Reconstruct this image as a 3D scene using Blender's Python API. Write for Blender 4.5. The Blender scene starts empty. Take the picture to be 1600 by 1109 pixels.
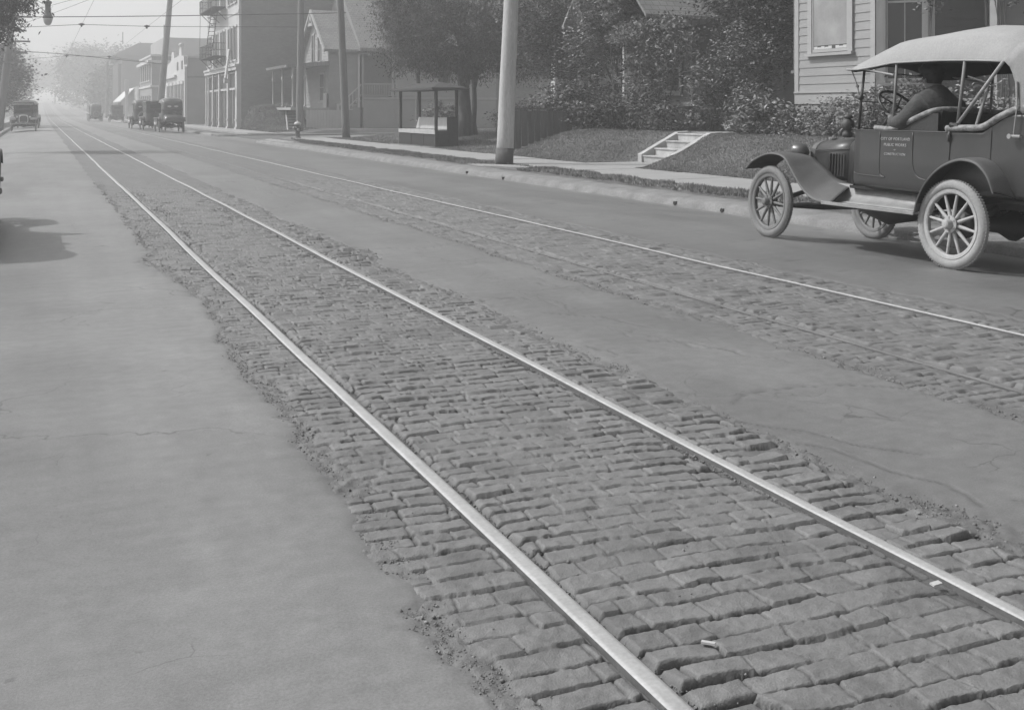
import bpy, math, random
import numpy as np
from mathutils import Vector, Matrix

random.seed(7)
RNG = np.random.default_rng(7)
S = bpy.context.scene
COL = S.collection
R = math.radians

# ------------------------------------------------------------------ camera, sky, sun, exposure
CAM_Z = 1.36
cam = bpy.data.cameras.new("camera")
cam.sensor_width = 36.0
cam.lens = 36.0 * 1700 / 1600
cam.shift_x = 0.0
cam.shift_y = -(554.5 - 172.0) / 1600.0          # rising-front view camera: level, lens shifted
cam.clip_start = 0.1
cam.clip_end = 3000
co = bpy.data.objects.new("camera", cam)
COL.objects.link(co)
co.location = (0, 0, CAM_Z)
co.rotation_euler = (R(90), 0, R(-23.4665))
S.camera = co

SUN_EL, SUN_AZ = 48.0, -53.0                     # azimuth measured clockwise from +Y
w = bpy.data.worlds.new("World")
S.world = w
w.use_nodes = True
nt = w.node_tree
nt.nodes.clear()
sky = nt.nodes.new("ShaderNodeTexSky")
sky.sky_type = 'NISHITA'
sky.sun_disc = False
sky.sun_elevation = R(SUN_EL)
sky.sun_rotation = R(SUN_AZ)
sky.dust_density = 4.0
sky.air_density = 1.2
bw = nt.nodes.new("ShaderNodeRGBToBW")
bg = nt.nodes.new("ShaderNodeBackground")
bg.inputs[1].default_value = 0.14
wo = nt.nodes.new("ShaderNodeOutputWorld")
nt.links.new(sky.outputs[0], bw.inputs[0])
nt.links.new(bw.outputs[0], bg.inputs[0])
nt.links.new(bg.outputs[0], wo.inputs[0])

sl = bpy.data.lights.new("sun", 'SUN')
sl.energy = 2.5
sl.angle = R(0.8)
sl.color = (1, 1, 1)
so = bpy.data.objects.new("sun", sl)
COL.objects.link(so)
sdir = Vector((math.sin(R(SUN_AZ)) * math.cos(R(SUN_EL)), math.cos(R(SUN_AZ)) * math.cos(R(SUN_EL)), math.sin(R(SUN_EL))))
so.rotation_euler = sdir.to_track_quat('Z', 'Y').to_euler()
so.location = (0, 0, 40)

S.view_settings.view_transform = 'Standard'
S.view_settings.look = 'None'
S.view_settings.gamma = 1.0
S.view_settings.use_curve_mapping = False
S.view_settings.exposure = 0.35
S.cycles.use_denoising = True
S.cycles.max_bounces = 6
S.cycles.diffuse_bounces = 3
S.cycles.glossy_bounces = 3
S.cycles.transparent_max_bounces = 12
S.cycles.volume_bounces = 1

# ------------------------------------------------------------------ helpers
def L(nt, a, b): nt.links.new(a, b)

def mat(name, v, rough=0.85, metallic=0.0, var=0.15, scale=3.0, var2=0.08, scale2=60.0, bump=0.15,
        bscale=60.0, attr=False, brick=None, stretch=None, trans=0.0, coat=0.0, cracks=False):
    m = bpy.data.materials.new(name)
    m.use_nodes = True
    t = m.node_tree
    b = t.nodes["Principled BSDF"]
    b.inputs["Roughness"].default_value = rough
    b.inputs["Metallic"].default_value = metallic
    if coat: b.inputs["Coat Weight"].default_value = coat
    tc = t.nodes.new("ShaderNodeTexCoord")
    src = tc.outputs["Object"]
    if stretch:
        mp = t.nodes.new("ShaderNodeMapping")
        mp.inputs["Scale"].default_value = stretch
        L(t, src, mp.inputs[0]); src = mp.outputs[0]
    def noise(sc, det=5):
        n = t.nodes.new("ShaderNodeTexNoise")
        n.inputs["Scale"].default_value = sc
        n.inputs["Detail"].default_value = det
        n.inputs["Roughness"].default_value = 0.6
        L(t, src, n.inputs["Vector"]); return n.outputs[0]
    def mul(a, c):
        k = t.nodes.new("ShaderNodeMath"); k.operation = 'MULTIPLY'
        L(t, a, k.inputs[0])
        if isinstance(c, float): k.inputs[1].default_value = c
        else: L(t, c, k.inputs[1])
        return k.outputs[0]
    def rng(a, amt):
        k = t.nodes.new("ShaderNodeMapRange")
        k.inputs[1].default_value = 0.3; k.inputs[2].default_value = 0.7
        k.inputs[3].default_value = 1 - amt; k.inputs[4].default_value = 1 + amt
        k.clamp = False
        L(t, a, k.inputs[0]); return k.outputs[0]
    n1 = noise(scale); n2 = noise(scale2, 3)
    val = mul(mul(rng(n1, var), rng(n2, var2)), float(v))
    if attr:
        at = t.nodes.new("ShaderNodeAttribute"); at.attribute_name = "tone"
        val = mul(val, at.outputs["Fac"])
    if cracks:
        nd = t.nodes.new("ShaderNodeTexNoise"); nd.inputs["Scale"].default_value = 2.2; nd.inputs["Detail"].default_value = 4
        L(t, tc.outputs["Object"], nd.inputs["Vector"])
        vm = t.nodes.new("ShaderNodeVectorMath"); vm.operation = 'MULTIPLY_ADD'; vm.inputs[1].default_value = (0.7, 0.7, 0.0)
        L(t, nd.outputs["Color"], vm.inputs[0]); L(t, tc.outputs["Object"], vm.inputs[2])
        for sc_, wd_, th_, dk_ in ((0.55, 0.004, 0.52, 0.45), (1.7, 0.007, 0.57, 0.55)):
            vo_ = t.nodes.new("ShaderNodeTexVoronoi"); vo_.feature = 'DISTANCE_TO_EDGE'; vo_.inputs["Scale"].default_value = sc_
            L(t, vm.outputs[0], vo_.inputs["Vector"])
            mr = t.nodes.new("ShaderNodeMapRange"); mr.inputs[1].default_value = 0.0; mr.inputs[2].default_value = wd_; mr.inputs[3].default_value = dk_; mr.inputs[4].default_value = 1.0
            L(t, vo_.outputs["Distance"], mr.inputs[0])
            mk = t.nodes.new("ShaderNodeTexNoise"); mk.inputs["Scale"].default_value = 0.6 * sc_; mk.inputs["Detail"].default_value = 2
            L(t, tc.outputs["Object"], mk.inputs["Vector"])
            m2 = t.nodes.new("ShaderNodeMapRange"); m2.inputs[1].default_value = th_; m2.inputs[2].default_value = th_ + 0.05; m2.inputs[3].default_value = 0.0; m2.inputs[4].default_value = 1.0
            L(t, mk.outputs[0], m2.inputs[0])
            # val * mix(1, crack, mask)
            s1 = t.nodes.new("ShaderNodeMath"); s1.operation = 'SUBTRACT'; s1.inputs[1].default_value = 1.0; L(t, mr.outputs[0], s1.inputs[0])
            s2 = t.nodes.new("ShaderNodeMath"); s2.operation = 'MULTIPLY_ADD'; L(t, s1.outputs[0], s2.inputs[0]); L(t, m2.outputs[0], s2.inputs[1]); s2.inputs[2].default_value = 1.0
            val = mul(val, s2.outputs[0])
        # transverse and lengthwise wear streaks, dark specks
        for scl, amt in (((0.7, 5.0, 1), 0.04), ((5.0, 0.35, 1), 0.06), ((4.0, 13.0, 1), 0.06), ((14.0, 14.0, 1), 0.09)):
            mp2 = t.nodes.new("ShaderNodeMapping"); mp2.inputs["Scale"].default_value = scl; L(t, tc.outputs["Object"], mp2.inputs[0])
            n4 = t.nodes.new("ShaderNodeTexNoise"); n4.inputs["Scale"].default_value = 1.0; n4.inputs["Detail"].default_value = 6; L(t, mp2.outputs[0], n4.inputs["Vector"])
            val = mul(val, rng(n4.outputs[0], amt))
        n5 = t.nodes.new("ShaderNodeTexNoise"); n5.inputs["Scale"].default_value = 11; n5.inputs["Detail"].default_value = 3; L(t, tc.outputs["Object"], n5.inputs["Vector"])
        m5 = t.nodes.new("ShaderNodeMapRange"); m5.inputs[1].default_value = 0.70; m5.inputs[2].default_value = 0.76; m5.inputs[3].default_value = 1.0; m5.inputs[4].default_value = 0.7; L(t, n5.outputs[0], m5.inputs[0])
        val = mul(val, m5.outputs[0])
    if brick:
        bt = t.nodes.new("ShaderNodeTexBrick")
        bt.inputs["Scale"].default_value = 1.0
        bt.inputs["Brick Width"].default_value = brick[0]
        bt.inputs["Row Height"].default_value = brick[1]
        bt.inputs["Mortar Size"].default_value = brick[2]
        bt.inputs["Color1"].default_value = (0.92, 0.92, 0.92, 1)
        bt.inputs["Color2"].default_value = (1.1, 1.1, 1.1, 1)
        bt.inputs["Mortar"].default_value = (brick[3],) * 3 + (1,)
        mp = t.nodes.new("ShaderNodeMapping")
        mp.inputs["Rotation"].default_value = brick[4]
        L(t, tc.outputs["Object"], mp.inputs[0]); L(t, mp.outputs[0], bt.inputs["Vector"])
        k = t.nodes.new("ShaderNodeRGBToBW"); L(t, bt.outputs[0], k.inputs[0])
        val = mul(val, k.outputs[0])
    cb = t.nodes.new("ShaderNodeCombineColor")
    for i in range(3): L(t, val, cb.inputs[i])
    L(t, cb.outputs[0], b.inputs["Base Color"])
    if trans:
        b.inputs["Transmission Weight"].default_value = trans
    if bump:
        bp = t.nodes.new("ShaderNodeBump")
        bp.inputs["Strength"].default_value = bump
        bp.inputs["Distance"].default_value = 0.02
        L(t, noise(bscale, 6), bp.inputs["Height"])
        L(t, bp.outputs[0], b.inputs["Normal"])
    return m

def props(o, label=None, cat=None, group=None, kind=None):
    if label: o["label"] = label
    if cat: o["category"] = cat
    if group: o["group"] = group
    if kind: o["kind"] = kind
    return o

def empty(name, loc=(0, 0, 0), rz=0.0, **k):
    o = bpy.data.objects.new(name, None)
    COL.objects.link(o)
    o.location = loc
    o.rotation_euler = (0, 0, rz)
    o.empty_display_size = 0.2
    return props(o, **k)

def np_mesh(name, verts, quads, material, parent=None, smooth=False, tone=None, tris=False):
    me = bpy.data.meshes.new(name)
    verts = np.asarray(verts, dtype=np.float32).reshape(-1, 3)
    quads = np.asarray(quads, dtype=np.int32)
    k = 3 if tris else 4
    quads = quads.reshape(-1, k)
    nf = len(quads)
    me.vertices.add(len(verts)); me.vertices.foreach_set("co", verts.ravel())
    me.loops.add(nf * k); me.loops.foreach_set("vertex_index", quads.ravel())
    me.polygons.add(nf)
    me.polygons.foreach_set("loop_start", np.arange(0, nf * k, k, dtype=np.int32))
    me.polygons.foreach_set("loop_total", np.full(nf, k, dtype=np.int32))
    if smooth: me.polygons.foreach_set("use_smooth", np.ones(nf, dtype=bool))
    if tone is not None:
        a = me.attributes.new("tone", 'FLOAT', 'POINT')
        a.data.foreach_set("value", np.asarray(tone, dtype=np.float32).ravel())
    me.update(calc_edges=True)
    me.validate()
    if material: me.materials.append(material)
    o = bpy.data.objects.new(name, me)
    COL.objects.link(o)
    if parent: o.parent = parent
    return o

class MB:
    """collects primitives and links them as one mesh object"""
    def __init__(s): s.v = []; s.f = []
    def add(s, vs, fs):
        n = len(s.v)
        s.v += [tuple(v) for v in vs]
        s.f += [tuple(i + n for i in f) for f in fs]
        return s
    def box(s, c, d, rz=0.0, rx=0.0, ry=0.0):
        x, y, z = (k / 2 for k in d)
        vs = [Vector((a * x, b * y, e * z)) for a in (-1, 1) for b in (-1, 1) for e in (-1, 1)]
        M = Matrix.Rotation(rz, 4, 'Z') @ Matrix.Rotation(ry, 4, 'Y') @ Matrix.Rotation(rx, 4, 'X')
        vs = [M @ v + Vector(c) for v in vs]
        return s.add(vs, [(0, 1, 3, 2), (4, 6, 7, 5), (0, 4, 5, 1), (2, 3, 7, 6), (0, 2, 6, 4), (1, 5, 7, 3)])
    def b2(s, x0, x1, y0, y1, z0, z1):
        return s.box(((x0 + x1) / 2, (y0 + y1) / 2, (z0 + z1) / 2), (abs(x1 - x0), abs(y1 - y0), abs(z1 - z0)))
    def tube(s, pts, r, n=8, cap=True):
        pts = [Vector(p) for p in pts]
        rs = r if isinstance(r, (list, tuple)) else [r] * len(pts)
        rings = []
        prev = None
        for i, p in enumerate(pts):
            d = (pts[min(i + 1, len(pts) - 1)] - pts[max(i - 1, 0)]).normalized()
            if prev is None:
                u = d.orthogonal().normalized()
            else:
                u = (prev - d * prev.dot(d))
                u = u.normalized() if u.length > 1e-6 else d.orthogonal().normalized()
            prev = u
            v = d.cross(u)
            rings.append([p + (u * math.cos(a) + v * math.sin(a)) * rs[i] for a in [2 * math.pi * k / n for k in range(n)]])
        vs = [q for g in rings for q in g]
        fs = []
        for i in range(len(pts) - 1):
            for k in range(n):
                fs.append((i * n + k, i * n + (k + 1) % n, (i + 1) * n + (k + 1) % n, (i + 1) * n + k))
        if cap:
            fs.append(tuple(range(n - 1, -1, -1)))
            fs.append(tuple(range((len(pts) - 1) * n, len(pts) * n)))
        return s.add(vs, fs)
    def lathe(s, prof, c=(0, 0, 0), axis='Z', n=24, closed=False):
        """prof = [(r, h)]"""
        vs = []
        for r, h in prof:
            for k in range(n):
                a = 2 * math.pi * k / n
                p = (r * math.cos(a), r * math.sin(a), h)
                if axis == 'X': p = (p[2], p[0], p[1])
                elif axis == 'Y': p = (p[0], p[2], p[1])
                vs.append((p[0] + c[0], p[1] + c[1], p[2] + c[2]))
        fs = []
        m = len(prof)
        for i in range(m if closed else m - 1):
            j = (i + 1) % m
            for k in range(n):
                fs.append((i * n + k, i * n + (k + 1) % n, j * n + (k + 1) % n, j * n + k))
        if not closed:
            fs.append(tuple(range(n - 1, -1, -1))); fs.append(tuple(range((m - 1) * n, m * n)))
        return s.add(vs, fs)
    def loft(s, secs, closed=False, cap=False):
        n = len(secs[0])
        vs = [p for g in secs for p in g]
        fs = []
        for i in range(len(secs) - 1):
            for k in range(n if closed else n - 1):
                fs.append((i * n + k, i * n + (k + 1) % n, (i + 1) * n + (k + 1) % n, (i + 1) * n + k))
        if cap:
            fs.append(tuple(range(n - 1, -1, -1))); fs.append(tuple(range((len(secs) - 1) * n, len(secs) * n)))
        return s.add(vs, fs)
    def prism(s, poly, a, b, axis='Y'):
        """poly of 2-D points extruded from a to b along axis. axis Y: poly=(x,z); X: poly=(y,z); Z: poly=(x,y)"""
        def P(p, t):
            return (p[0], t, p[1]) if axis == 'Y' else ((t, p[0], p[1]) if axis == 'X' else (p[0], p[1], t))
        n = len(poly)
        vs = [P(p, a) for p in poly] + [P(p, b) for p in poly]
        fs = [tuple(range(n)), tuple(range(2 * n - 1, n - 1, -1))]
        for i in range(n): fs.append((i, (i + 1) % n, n + (i + 1) % n, n + i))
        return s.add(vs, fs)
    def build(s, name, m, parent=None, smooth=False, solid=0.0, bevel=0.0, sub=0, auto=None):
        me = bpy.data.meshes.new(name)
        me.from_pydata(s.v, [], s.f)
        me.validate()
        import bmesh
        bm = bmesh.new(); bm.from_mesh(me)
        bmesh.ops.recalc_face_normals(bm, faces=bm.faces)
        bm.to_mesh(me); bm.free()
        if smooth:
            for p in me.polygons: p.use_smooth = True
        if m: me.materials.append(m)
        o = bpy.data.objects.new(name, me)
        COL.objects.link(o)
        if parent: o.parent = parent
        if sub:
            k = o.modifiers.new("sub", 'SUBSURF'); k.levels = sub; k.render_levels = sub
        if solid:
            k = o.modifiers.new("solid", 'SOLIDIFY'); k.thickness = solid; k.offset = 0
        if bevel:
            k = o.modifiers.new("bevel", 'BEVEL'); k.width = bevel; k.segments = 2; k.limit_method = 'ANGLE'; k.angle_limit = R(40)
        return o

def copy_tree(o, parent=None):
    c = o.copy()
    COL.objects.link(c)
    if parent: c.parent = parent
    for ch in list(o.children):
        copy_tree(ch, c)
    return c

# value noise in numpy
def _h(ix, iy, s):
    n = (ix.astype(np.int64) * 374761393 + iy.astype(np.int64) * 668265263 + s * 1274126177) & 0xFFFFFFFF
    n = ((n ^ (n >> 13)) * 1103515245) & 0xFFFFFFFF
    n = (n ^ (n >> 16)) * 2654435 & 0xFFFFFFFF
    return ((n ^ (n >> 15)) & 0xFFFFFF) / float(0xFFFFFF)
def vnoise(x, y, s=0):
    x0 = np.floor(x); y0 = np.floor(y)
    fx = x - x0; fy = y - y0
    fx = fx * fx * (3 - 2 * fx); fy = fy * fy * (3 - 2 * fy)
    a = _h(x0, y0, s); b = _h(x0 + 1, y0, s); c = _h(x0, y0 + 1, s); d = _h(x0 + 1, y0 + 1, s)
    return (a * (1 - fx) + b * fx) * (1 - fy) + (c * (1 - fx) + d * fx) * fy
def fbm(x, y, s=0, o=4):
    r = 0; amp = 0.5; t = 0
    for i in range(o):
        r = r + amp * vnoise(x * 2 ** i, y * 2 ** i, s + i * 17); t += amp; amp *= 0.5
    return r / t
def sstep(a, b, x):
    t = np.clip((x - a) / (b - a), 0, 1)
    return t * t * (3 - 2 * t)

# far end of the street climbs gently
def hill(y):
    y = np.asarray(y, dtype=float)
    return np.where(y > 150, ((np.maximum(y, 150) - 150) / 250.0) ** 1.4 * 3.2, 0.0)
def hz(y): return float(hill(y))
# the road falls towards both gutters
def crown(x):
    return -0.10 * sstep(7.0, 8.95, x) - 0.10 * sstep(-0.3, -1.95, x)

# ------------------------------------------------------------------ materials
M_asph = mat("asphalt", 0.185, rough=0.47, var=0.12, scale=0.9, var2=0.17, scale2=130, bump=0.15, bscale=260, attr=True, cracks=True)
M_stone = mat("paving_stone", 0.148, rough=0.62, var=0.17, scale=9, var2=0.13, scale2=170, bump=0.35, bscale=170, attr=True)
M_rail = mat("rail_steel_polished", 0.36, rough=0.65, metallic=0.2, var=0.10, scale=5, var2=0.10, scale2=80, bump=0.05, bscale=200)
M_raildull = mat("rail_steel_dull", 0.17, rough=0.95, metallic=0.3, var=0.2, scale=3, bump=0.1)
M_railside = mat("rail_rust", 0.11, rough=0.9, var=0.2, scale=8, bump=0.3)
M_conc = mat("old_concrete", 0.185, rough=0.9, var=0.24, scale=2.6, var2=0.16, scale2=40, bump=0.8, bscale=28)
M_step = mat("step_concrete", 0.36, rough=0.88, var=0.24, scale=3, var2=0.1, scale2=45, bump=0.3, bscale=70)
M_walk = mat("sidewalk_concrete", 0.27, rough=0.85, var=0.08, scale=1.2, var2=0.05, scale2=50, bump=0.12, bscale=80)
M_ground = mat("soil_and_grass", 0.09, rough=0.95, var=0.25, scale=0.9, var2=0.2, scale2=30, bump=0.6, bscale=25)
M_grass = mat("grass_blade", 0.19, rough=0.8, var=0.2, scale=0.8, attr=True, bump=0)
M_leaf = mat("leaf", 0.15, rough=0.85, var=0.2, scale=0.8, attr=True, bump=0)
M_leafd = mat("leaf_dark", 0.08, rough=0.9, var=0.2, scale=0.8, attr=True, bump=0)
M_bark = mat("bark", 0.10, rough=0.95, var=0.3, scale=6, bump=0.8, bscale=20, stretch=(1, 1, 0.25))
M_pole = mat("weathered_pole_wood", 0.42, rough=0.9, var=0.18, scale=2.5, var2=0.2, scale2=26, bump=0.35, bscale=16, stretch=(3, 3, 0.25))
M_poled = mat("dark_pole_wood", 0.15, rough=0.9, var=0.15, scale=2.5, bump=0.35, bscale=16, stretch=(3, 3, 0.25))
M_tar = mat("tarred_pole_base", 0.08, rough=0.8, var=0.2, scale=6)
M_wire = mat("wire", 0.04, rough=0.6, var=0.02, bump=0)
M_white = mat("white_paint", 0.46, rough=0.6, var=0.06, scale=1.5, var2=0.03, bump=0.06)
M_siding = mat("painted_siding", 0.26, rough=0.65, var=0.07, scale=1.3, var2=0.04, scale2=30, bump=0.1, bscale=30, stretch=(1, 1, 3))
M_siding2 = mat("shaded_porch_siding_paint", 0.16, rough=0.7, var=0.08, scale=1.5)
M_sidmid = mat("beige_siding", 0.27, rough=0.7, var=0.08, scale=1.0)
M_trim = mat("trim_paint", 0.32, rough=0.6, var=0.05, scale=2.0, bump=0.05)
M_roof = mat("shingle_roof", 0.19, rough=0.9, var=0.12, scale=1.5, brick=(0.25, 0.16, 0.012, 0.6, (0, 0, 0)))
M_brickf = mat("painted_brick_front", 0.42, rough=0.85, var=0.1, scale=0.5)
M_brickw = mat("brick_side_wall", 0.21, rough=0.9, var=0.10, scale=0.35, var2=0.05, scale2=3, brick=(0.24, 0.08, 0.01, 0.9, (R(90), 0, 0)), stretch=(1, 1, 2.5))
M_dark = mat("dark_opening", 0.04, rough=0.4, var=0.1, bump=0)
M_iron = mat("black_iron", 0.05, rough=0.6, var=0.1, bump=0.05)
M_carpaint = mat("dusty_black_paint", 0.055, rough=0.38, var=0.25, scale=2.5, var2=0.1, scale2=30, bump=0.02, coat=0.2)
M_dust = mat("road_dust_paint", 0.085, rough=0.6, var=0.15, scale=4, bump=0.03)
M_cardoor = mat("worn_grey_body_paint", 0.034, rough=0.42, var=0.12, scale=2.2, var2=0.06, scale2=20, bump=0.02, coat=0.15)
M_apron = mat("bare_metal_apron", 0.22, rough=0.5, var=0.18, scale=7, bump=0.05)
M_canvas = mat("pale_canvas", 0.285, rough=0.9, var=0.05, scale=3, bump=0.5, bscale=5)
M_canvasd = mat("canvas_curtain", 0.24, rough=0.9, var=0.08, scale=3, bump=0.1, bscale=25)
M_lining_shade = mat("black_lining_and_shade", 0.012, rough=0.9, var=0.1, bump=0.05)
M_tyre = mat("dusty_rubber", 0.17, rough=0.9, var=0.15, scale=8, var2=0.1, bump=0.15, bscale=60)
M_tyrew = mat("worn_white_rubber", 0.27, rough=0.9, var=0.12, scale=9, var2=0.12, bump=0.2, bscale=60)
M_tyred = mat("dark_rubber", 0.07, rough=0.85, var=0.15, scale=8, bump=0.1)
M_spoke = mat("dark_wood_spoke", 0.13, rough=0.6, var=0.15, scale=12, bump=0.05)
M_spokel = mat("dusty_light_spoke", 0.33, rough=0.7, var=0.15, scale=12, bump=0.05)
M_leather = mat("black_leather", 0.018, rough=0.45, var=0.15, scale=10, bump=0.2, bscale=30)
M_roll = mat("cracked_leather_roll", 0.20, rough=0.7, var=0.5, scale=18, bump=1.0, bscale=18)
M_post = mat("top_bow_wood", 0.16, rough=0.6, var=0.1, scale=5)
M_postl = mat("worn_light_strut", 0.24, rough=0.6, var=0.2, scale=9)
M_skin = mat("skin", 0.13, rough=0.6, var=0.08, scale=10, bump=0.1)
M_coat = mat("wool_coat", 0.060, rough=0.95, var=0.3, scale=9, bump=1.0, bscale=9)
M_hat = mat("felt_hat", 0.018, rough=0.95, var=0.1, bump=0.3)
M_letter = mat("faded_lettering", 0.33, rough=0.8, var=0.35, scale=30, bump=0)
M_chrome = mat("nickel", 0.6, rough=0.3, metallic=0.8, var=0.05, bump=0)
M_far = mat("far_building_wall", 0.25, rough=0.9, var=0.1, scale=0.3)
M_fence = mat("old_fence_board", 0.12, rough=0.9, var=0.25, scale=3, bump=0.3, stretch=(3, 3, 0.4))
M_kiosk = mat("dark_green_paint", 0.035, rough=0.95, var=0.15, scale=5, bump=0.1)
M_bench = mat("pale_bench_board", 0.34, rough=0.75, var=0.12, scale=4, bump=0.1)
def glass_mat():
    m = bpy.data.materials.new("window_glass"); m.use_nodes = True
    b = m.node_tree.nodes["Principled BSDF"]
    b.inputs["Base Color"].default_value = (0.05, 0.05, 0.05, 1)
    b.inputs["Roughness"].default_value = 0.06
    return m
M_glass = glass_mat()
def clear_mat():
    m = bpy.data.materials.new("clear_glass"); m.use_nodes = True
    b = m.node_tree.nodes["Principled BSDF"]
    b.inputs["Base Color"].default_value = (0.9, 0.9, 0.9, 1)
    b.inputs["Roughness"].default_value = 0.03
    b.inputs["Transmission Weight"].default_value = 1.0
    b.inputs["IOR"].default_value = 1.05
    return m
M_clear = clear_mat()

# ------------------------------------------------------------------ ground sheet
def seq(*parts):
    out = []
    for a, b, st in parts:
        n = max(1, int(round((b - a) / st)))
        out += list(np.linspace(a, b, n, endpoint=False))
    out.append(parts[-1][1])
    return np.array(sorted(set(np.round(out, 4))))

def grid_faces(nx, ny):
    i = np.arange(nx - 1)[None, :]; j = np.arange(ny - 1)[:, None]
    a = (j * nx + i).ravel()
    return np.stack([a, a + 1, a + nx + 1, a + nx], 1)

def lot_height(x, y):
    und = (fbm(x * 0.7, y * 0.7, 5) - 0.5) * 0.10
    # lawn bank of the near house lots
    sh = 1.42 * np.where(y > 23.0, 1 - sstep(23.9, 25.7, y), sstep(21.2, 22.25, y))
    n = np.clip((x - 12.3 - sh) / (2.6 - sh), 0, 1)
    n = n * n * (3 - 2 * n)
    bank = 0.03 + 0.74 * (0.55 * n + 0.45 * np.sqrt(np.clip(n, 0, 1))) + 0.03 * sstep(15, 25, x)
    shelter = 0.04 + 0.35 * sstep(12.6, 18, x)
    t = sstep(29.1, 29.9, y)
    near = bank * (1 - t) + shelter * t
    # walkway cut with the concrete steps
    cut = ((x < 15.1) & (y > 22.27) & (y < 23.83)) | ((x < 13.82) & (y > 21.62 + (x - 12.35) * 0.38) & (y < 23.87))
    near = np.where(cut, -0.02, near)
    # corner bank beyond the side street
    far = 0.05 + (1.55 * sstep(65.3, 72.0, y)) * sstep(12.4, 13.2, x) * (1 - sstep(15.2, 16.0, x)) + 0.18 * sstep(13, 16, x)
    far = np.where((y > 75.0), 0.05, far)
    side = np.where((y > 50.7) & (y < 61.6), -0.25, 0.0)
    z = np.where(y < 50.7, near, np.where(y < 61.6, side, far))
    z = z + und * sstep(12.6, 13.6, x) * np.where(cut, 0, 1)
    return z
gx = seq((-900, -60, 60), (-60, -6, 6), (-6, -4.2, 0.6), (-4.2, 9.3, 1.5), (9.3, 12.2, 0.7), (12.2, 16, 0.08), (16, 40, 1.0), (40, 80, 5), (80, 900, 80))
gy = seq((-60, 10, 5), (10, 30.4, 0.14), (30.4, 50.4, 0.8), (50.4, 52, 0.2), (52, 61, 3), (61, 62, 0.2), (62, 76, 0.3), (76, 150, 5), (150, 700, 20), (700, 1600, 150))
X, Y = np.meshgrid(gx, gy)
Z = np.where(X > 12.34, lot_height(X, Y), np.where((X > 9.4) | (X < -3.0), -0.06, -0.30))
Z = np.where(X < -4.5, 0.0, Z)
Z = Z + hill(Y)
props(np_mesh("ground", np.stack([X, Y, Z], -1), grid_faces(len(gx), len(gy)), M_ground, smooth=True), kind="structure")

def gz(x, y):
    return float(lot_height(np.array([float(x)]), np.array([float(y)]))[0]) + hz(y)

# ------------------------------------------------------------------ road (asphalt sheet with the track paving let into it)
def edgeL(y):   # ragged left edge of near paving
    return 0.955 + 0.07 * (fbm(y * 0.9, y * 0 + 1.5, 3, 3) - 0.5) + 0.09 * (fbm(y * 4.1, y * 0 + 7, 4, 3) - 0.5) + 0.05 * (fbm(y * 13, y * 0 + 7, 14, 3) - 0.5) \
        + 0.09 * np.exp(-((y - 8.0) / 1.1) ** 2) - 0.10 * np.exp(-((y - 10.4) / 0.35) ** 2)
def edgeM(y):   # right edge of near paving
    return 2.82 + 0.10 * (fbm(y * 0.8, y * 0 + 9, 6, 3) - 0.5) + 0.10 * (fbm(y * 3.6, y * 0 + 3, 8, 3) - 0.5) + 0.05 * (fbm(y * 12, y * 0 + 7, 15, 3) - 0.5) + 0.10 * np.exp(-((y - 10.2) / 0.5) ** 2)
def edgeN(y):   # left edge of far paving
    return 3.94 + 0.10 * (fbm(y * 0.7, y * 0 + 4, 16, 3) - 0.5) + 0.09 * (fbm(y * 3.0, y * 0 + 2, 18, 3) - 0.5) + 0.06 * (fbm(y * 10, y * 0 + 7, 19, 3) - 0.5)
def edgeR(y):
    return 5.84 + 0.14 * (fbm(y * 0.7, y * 0 + 4, 26, 3) - 0.5) + 0.10 * (fbm(y * 3.0, y * 0 + 2, 28, 3) - 0.5)
def asph_z(x, y):
    return crown(x) + 0.018 * (fbm(x * 0.8, y * 0.5, 31, 3) - 0.5) + 0.0 + 0.004 * (fbm(x * 9, y * 9, 33, 3) - 0.5)

def base_z(x, y):
    return 0.018 * (fbm(x * 0.8, y * 0.5, 31, 3) - 0.5)
def geo(a, b, k):
    out = [a]
    while out[-1] < b: out.append(out[-1] * (1 + k))
    out[-1] = b
    return np.array(out)
rx = seq((-2.0, 0.3, 0.12), (0.3, 0.72, 0.04), (0.72, 1.2, 0.011), (1.2, 2.65, 0.4), (2.65, 4.12, 0.014), (4.12, 5.55, 0.4), (5.55, 6.1, 0.03), (6.1, 8.92, 0.14))
ry = np.concatenate([np.arange(-8, 1.2, 0.8), geo(1.3, 60, 0.0065), geo(60.5, 640, 0.02)])
X, Y = np.meshgrid(rx, ry)
Z = asph_z(X, Y)
eL, eM, eN, eR = edgeL(Y), edgeM(Y), edgeN(Y), edgeR(Y)
wl = 0.05
inside = (Y > 1.02) * np.maximum(np.minimum(sstep(-0.02, wl, X - eL), sstep(-0.02, wl, eM - X)), np.minimum(sstep(-0.02, wl, X - eN), sstep(-0.02, wl, eR - X)))
brk = (np.exp(-np.abs(X - eL) / 0.05) + np.exp(-np.abs(X - eM) / 0.07) + np.exp(-np.abs(X - eN) / 0.07) + 0.4 * np.exp(-np.abs(X - eR) / 0.06))
bm_ = sstep(0.42, 0.60, fbm(X * 1.4, Y * 0.8, 49, 3))
rough = brk * bm_ * (0.036 * (fbm(X * 18, Y * 18, 41, 4) - 0.5) - 0.010 * fbm(X * 6, Y * 4, 47, 3)) - 0.004 * brk
Z = Z + rough * (1 - inside)
# shallow cracks
def crack(x, y, s, sc, wd):
    n = fbm(x * sc, y * sc, s, 4)
    return np.exp(-((n - 0.5) / wd) ** 2)
ck = crack(X, Y, 51, 1.3, 0.006) * sstep(0.45, 0.6, fbm(X * 0.9, Y * 0.9, 55, 2)) * (X > 2.9)
Z = Z - 0.008 * ck
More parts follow.
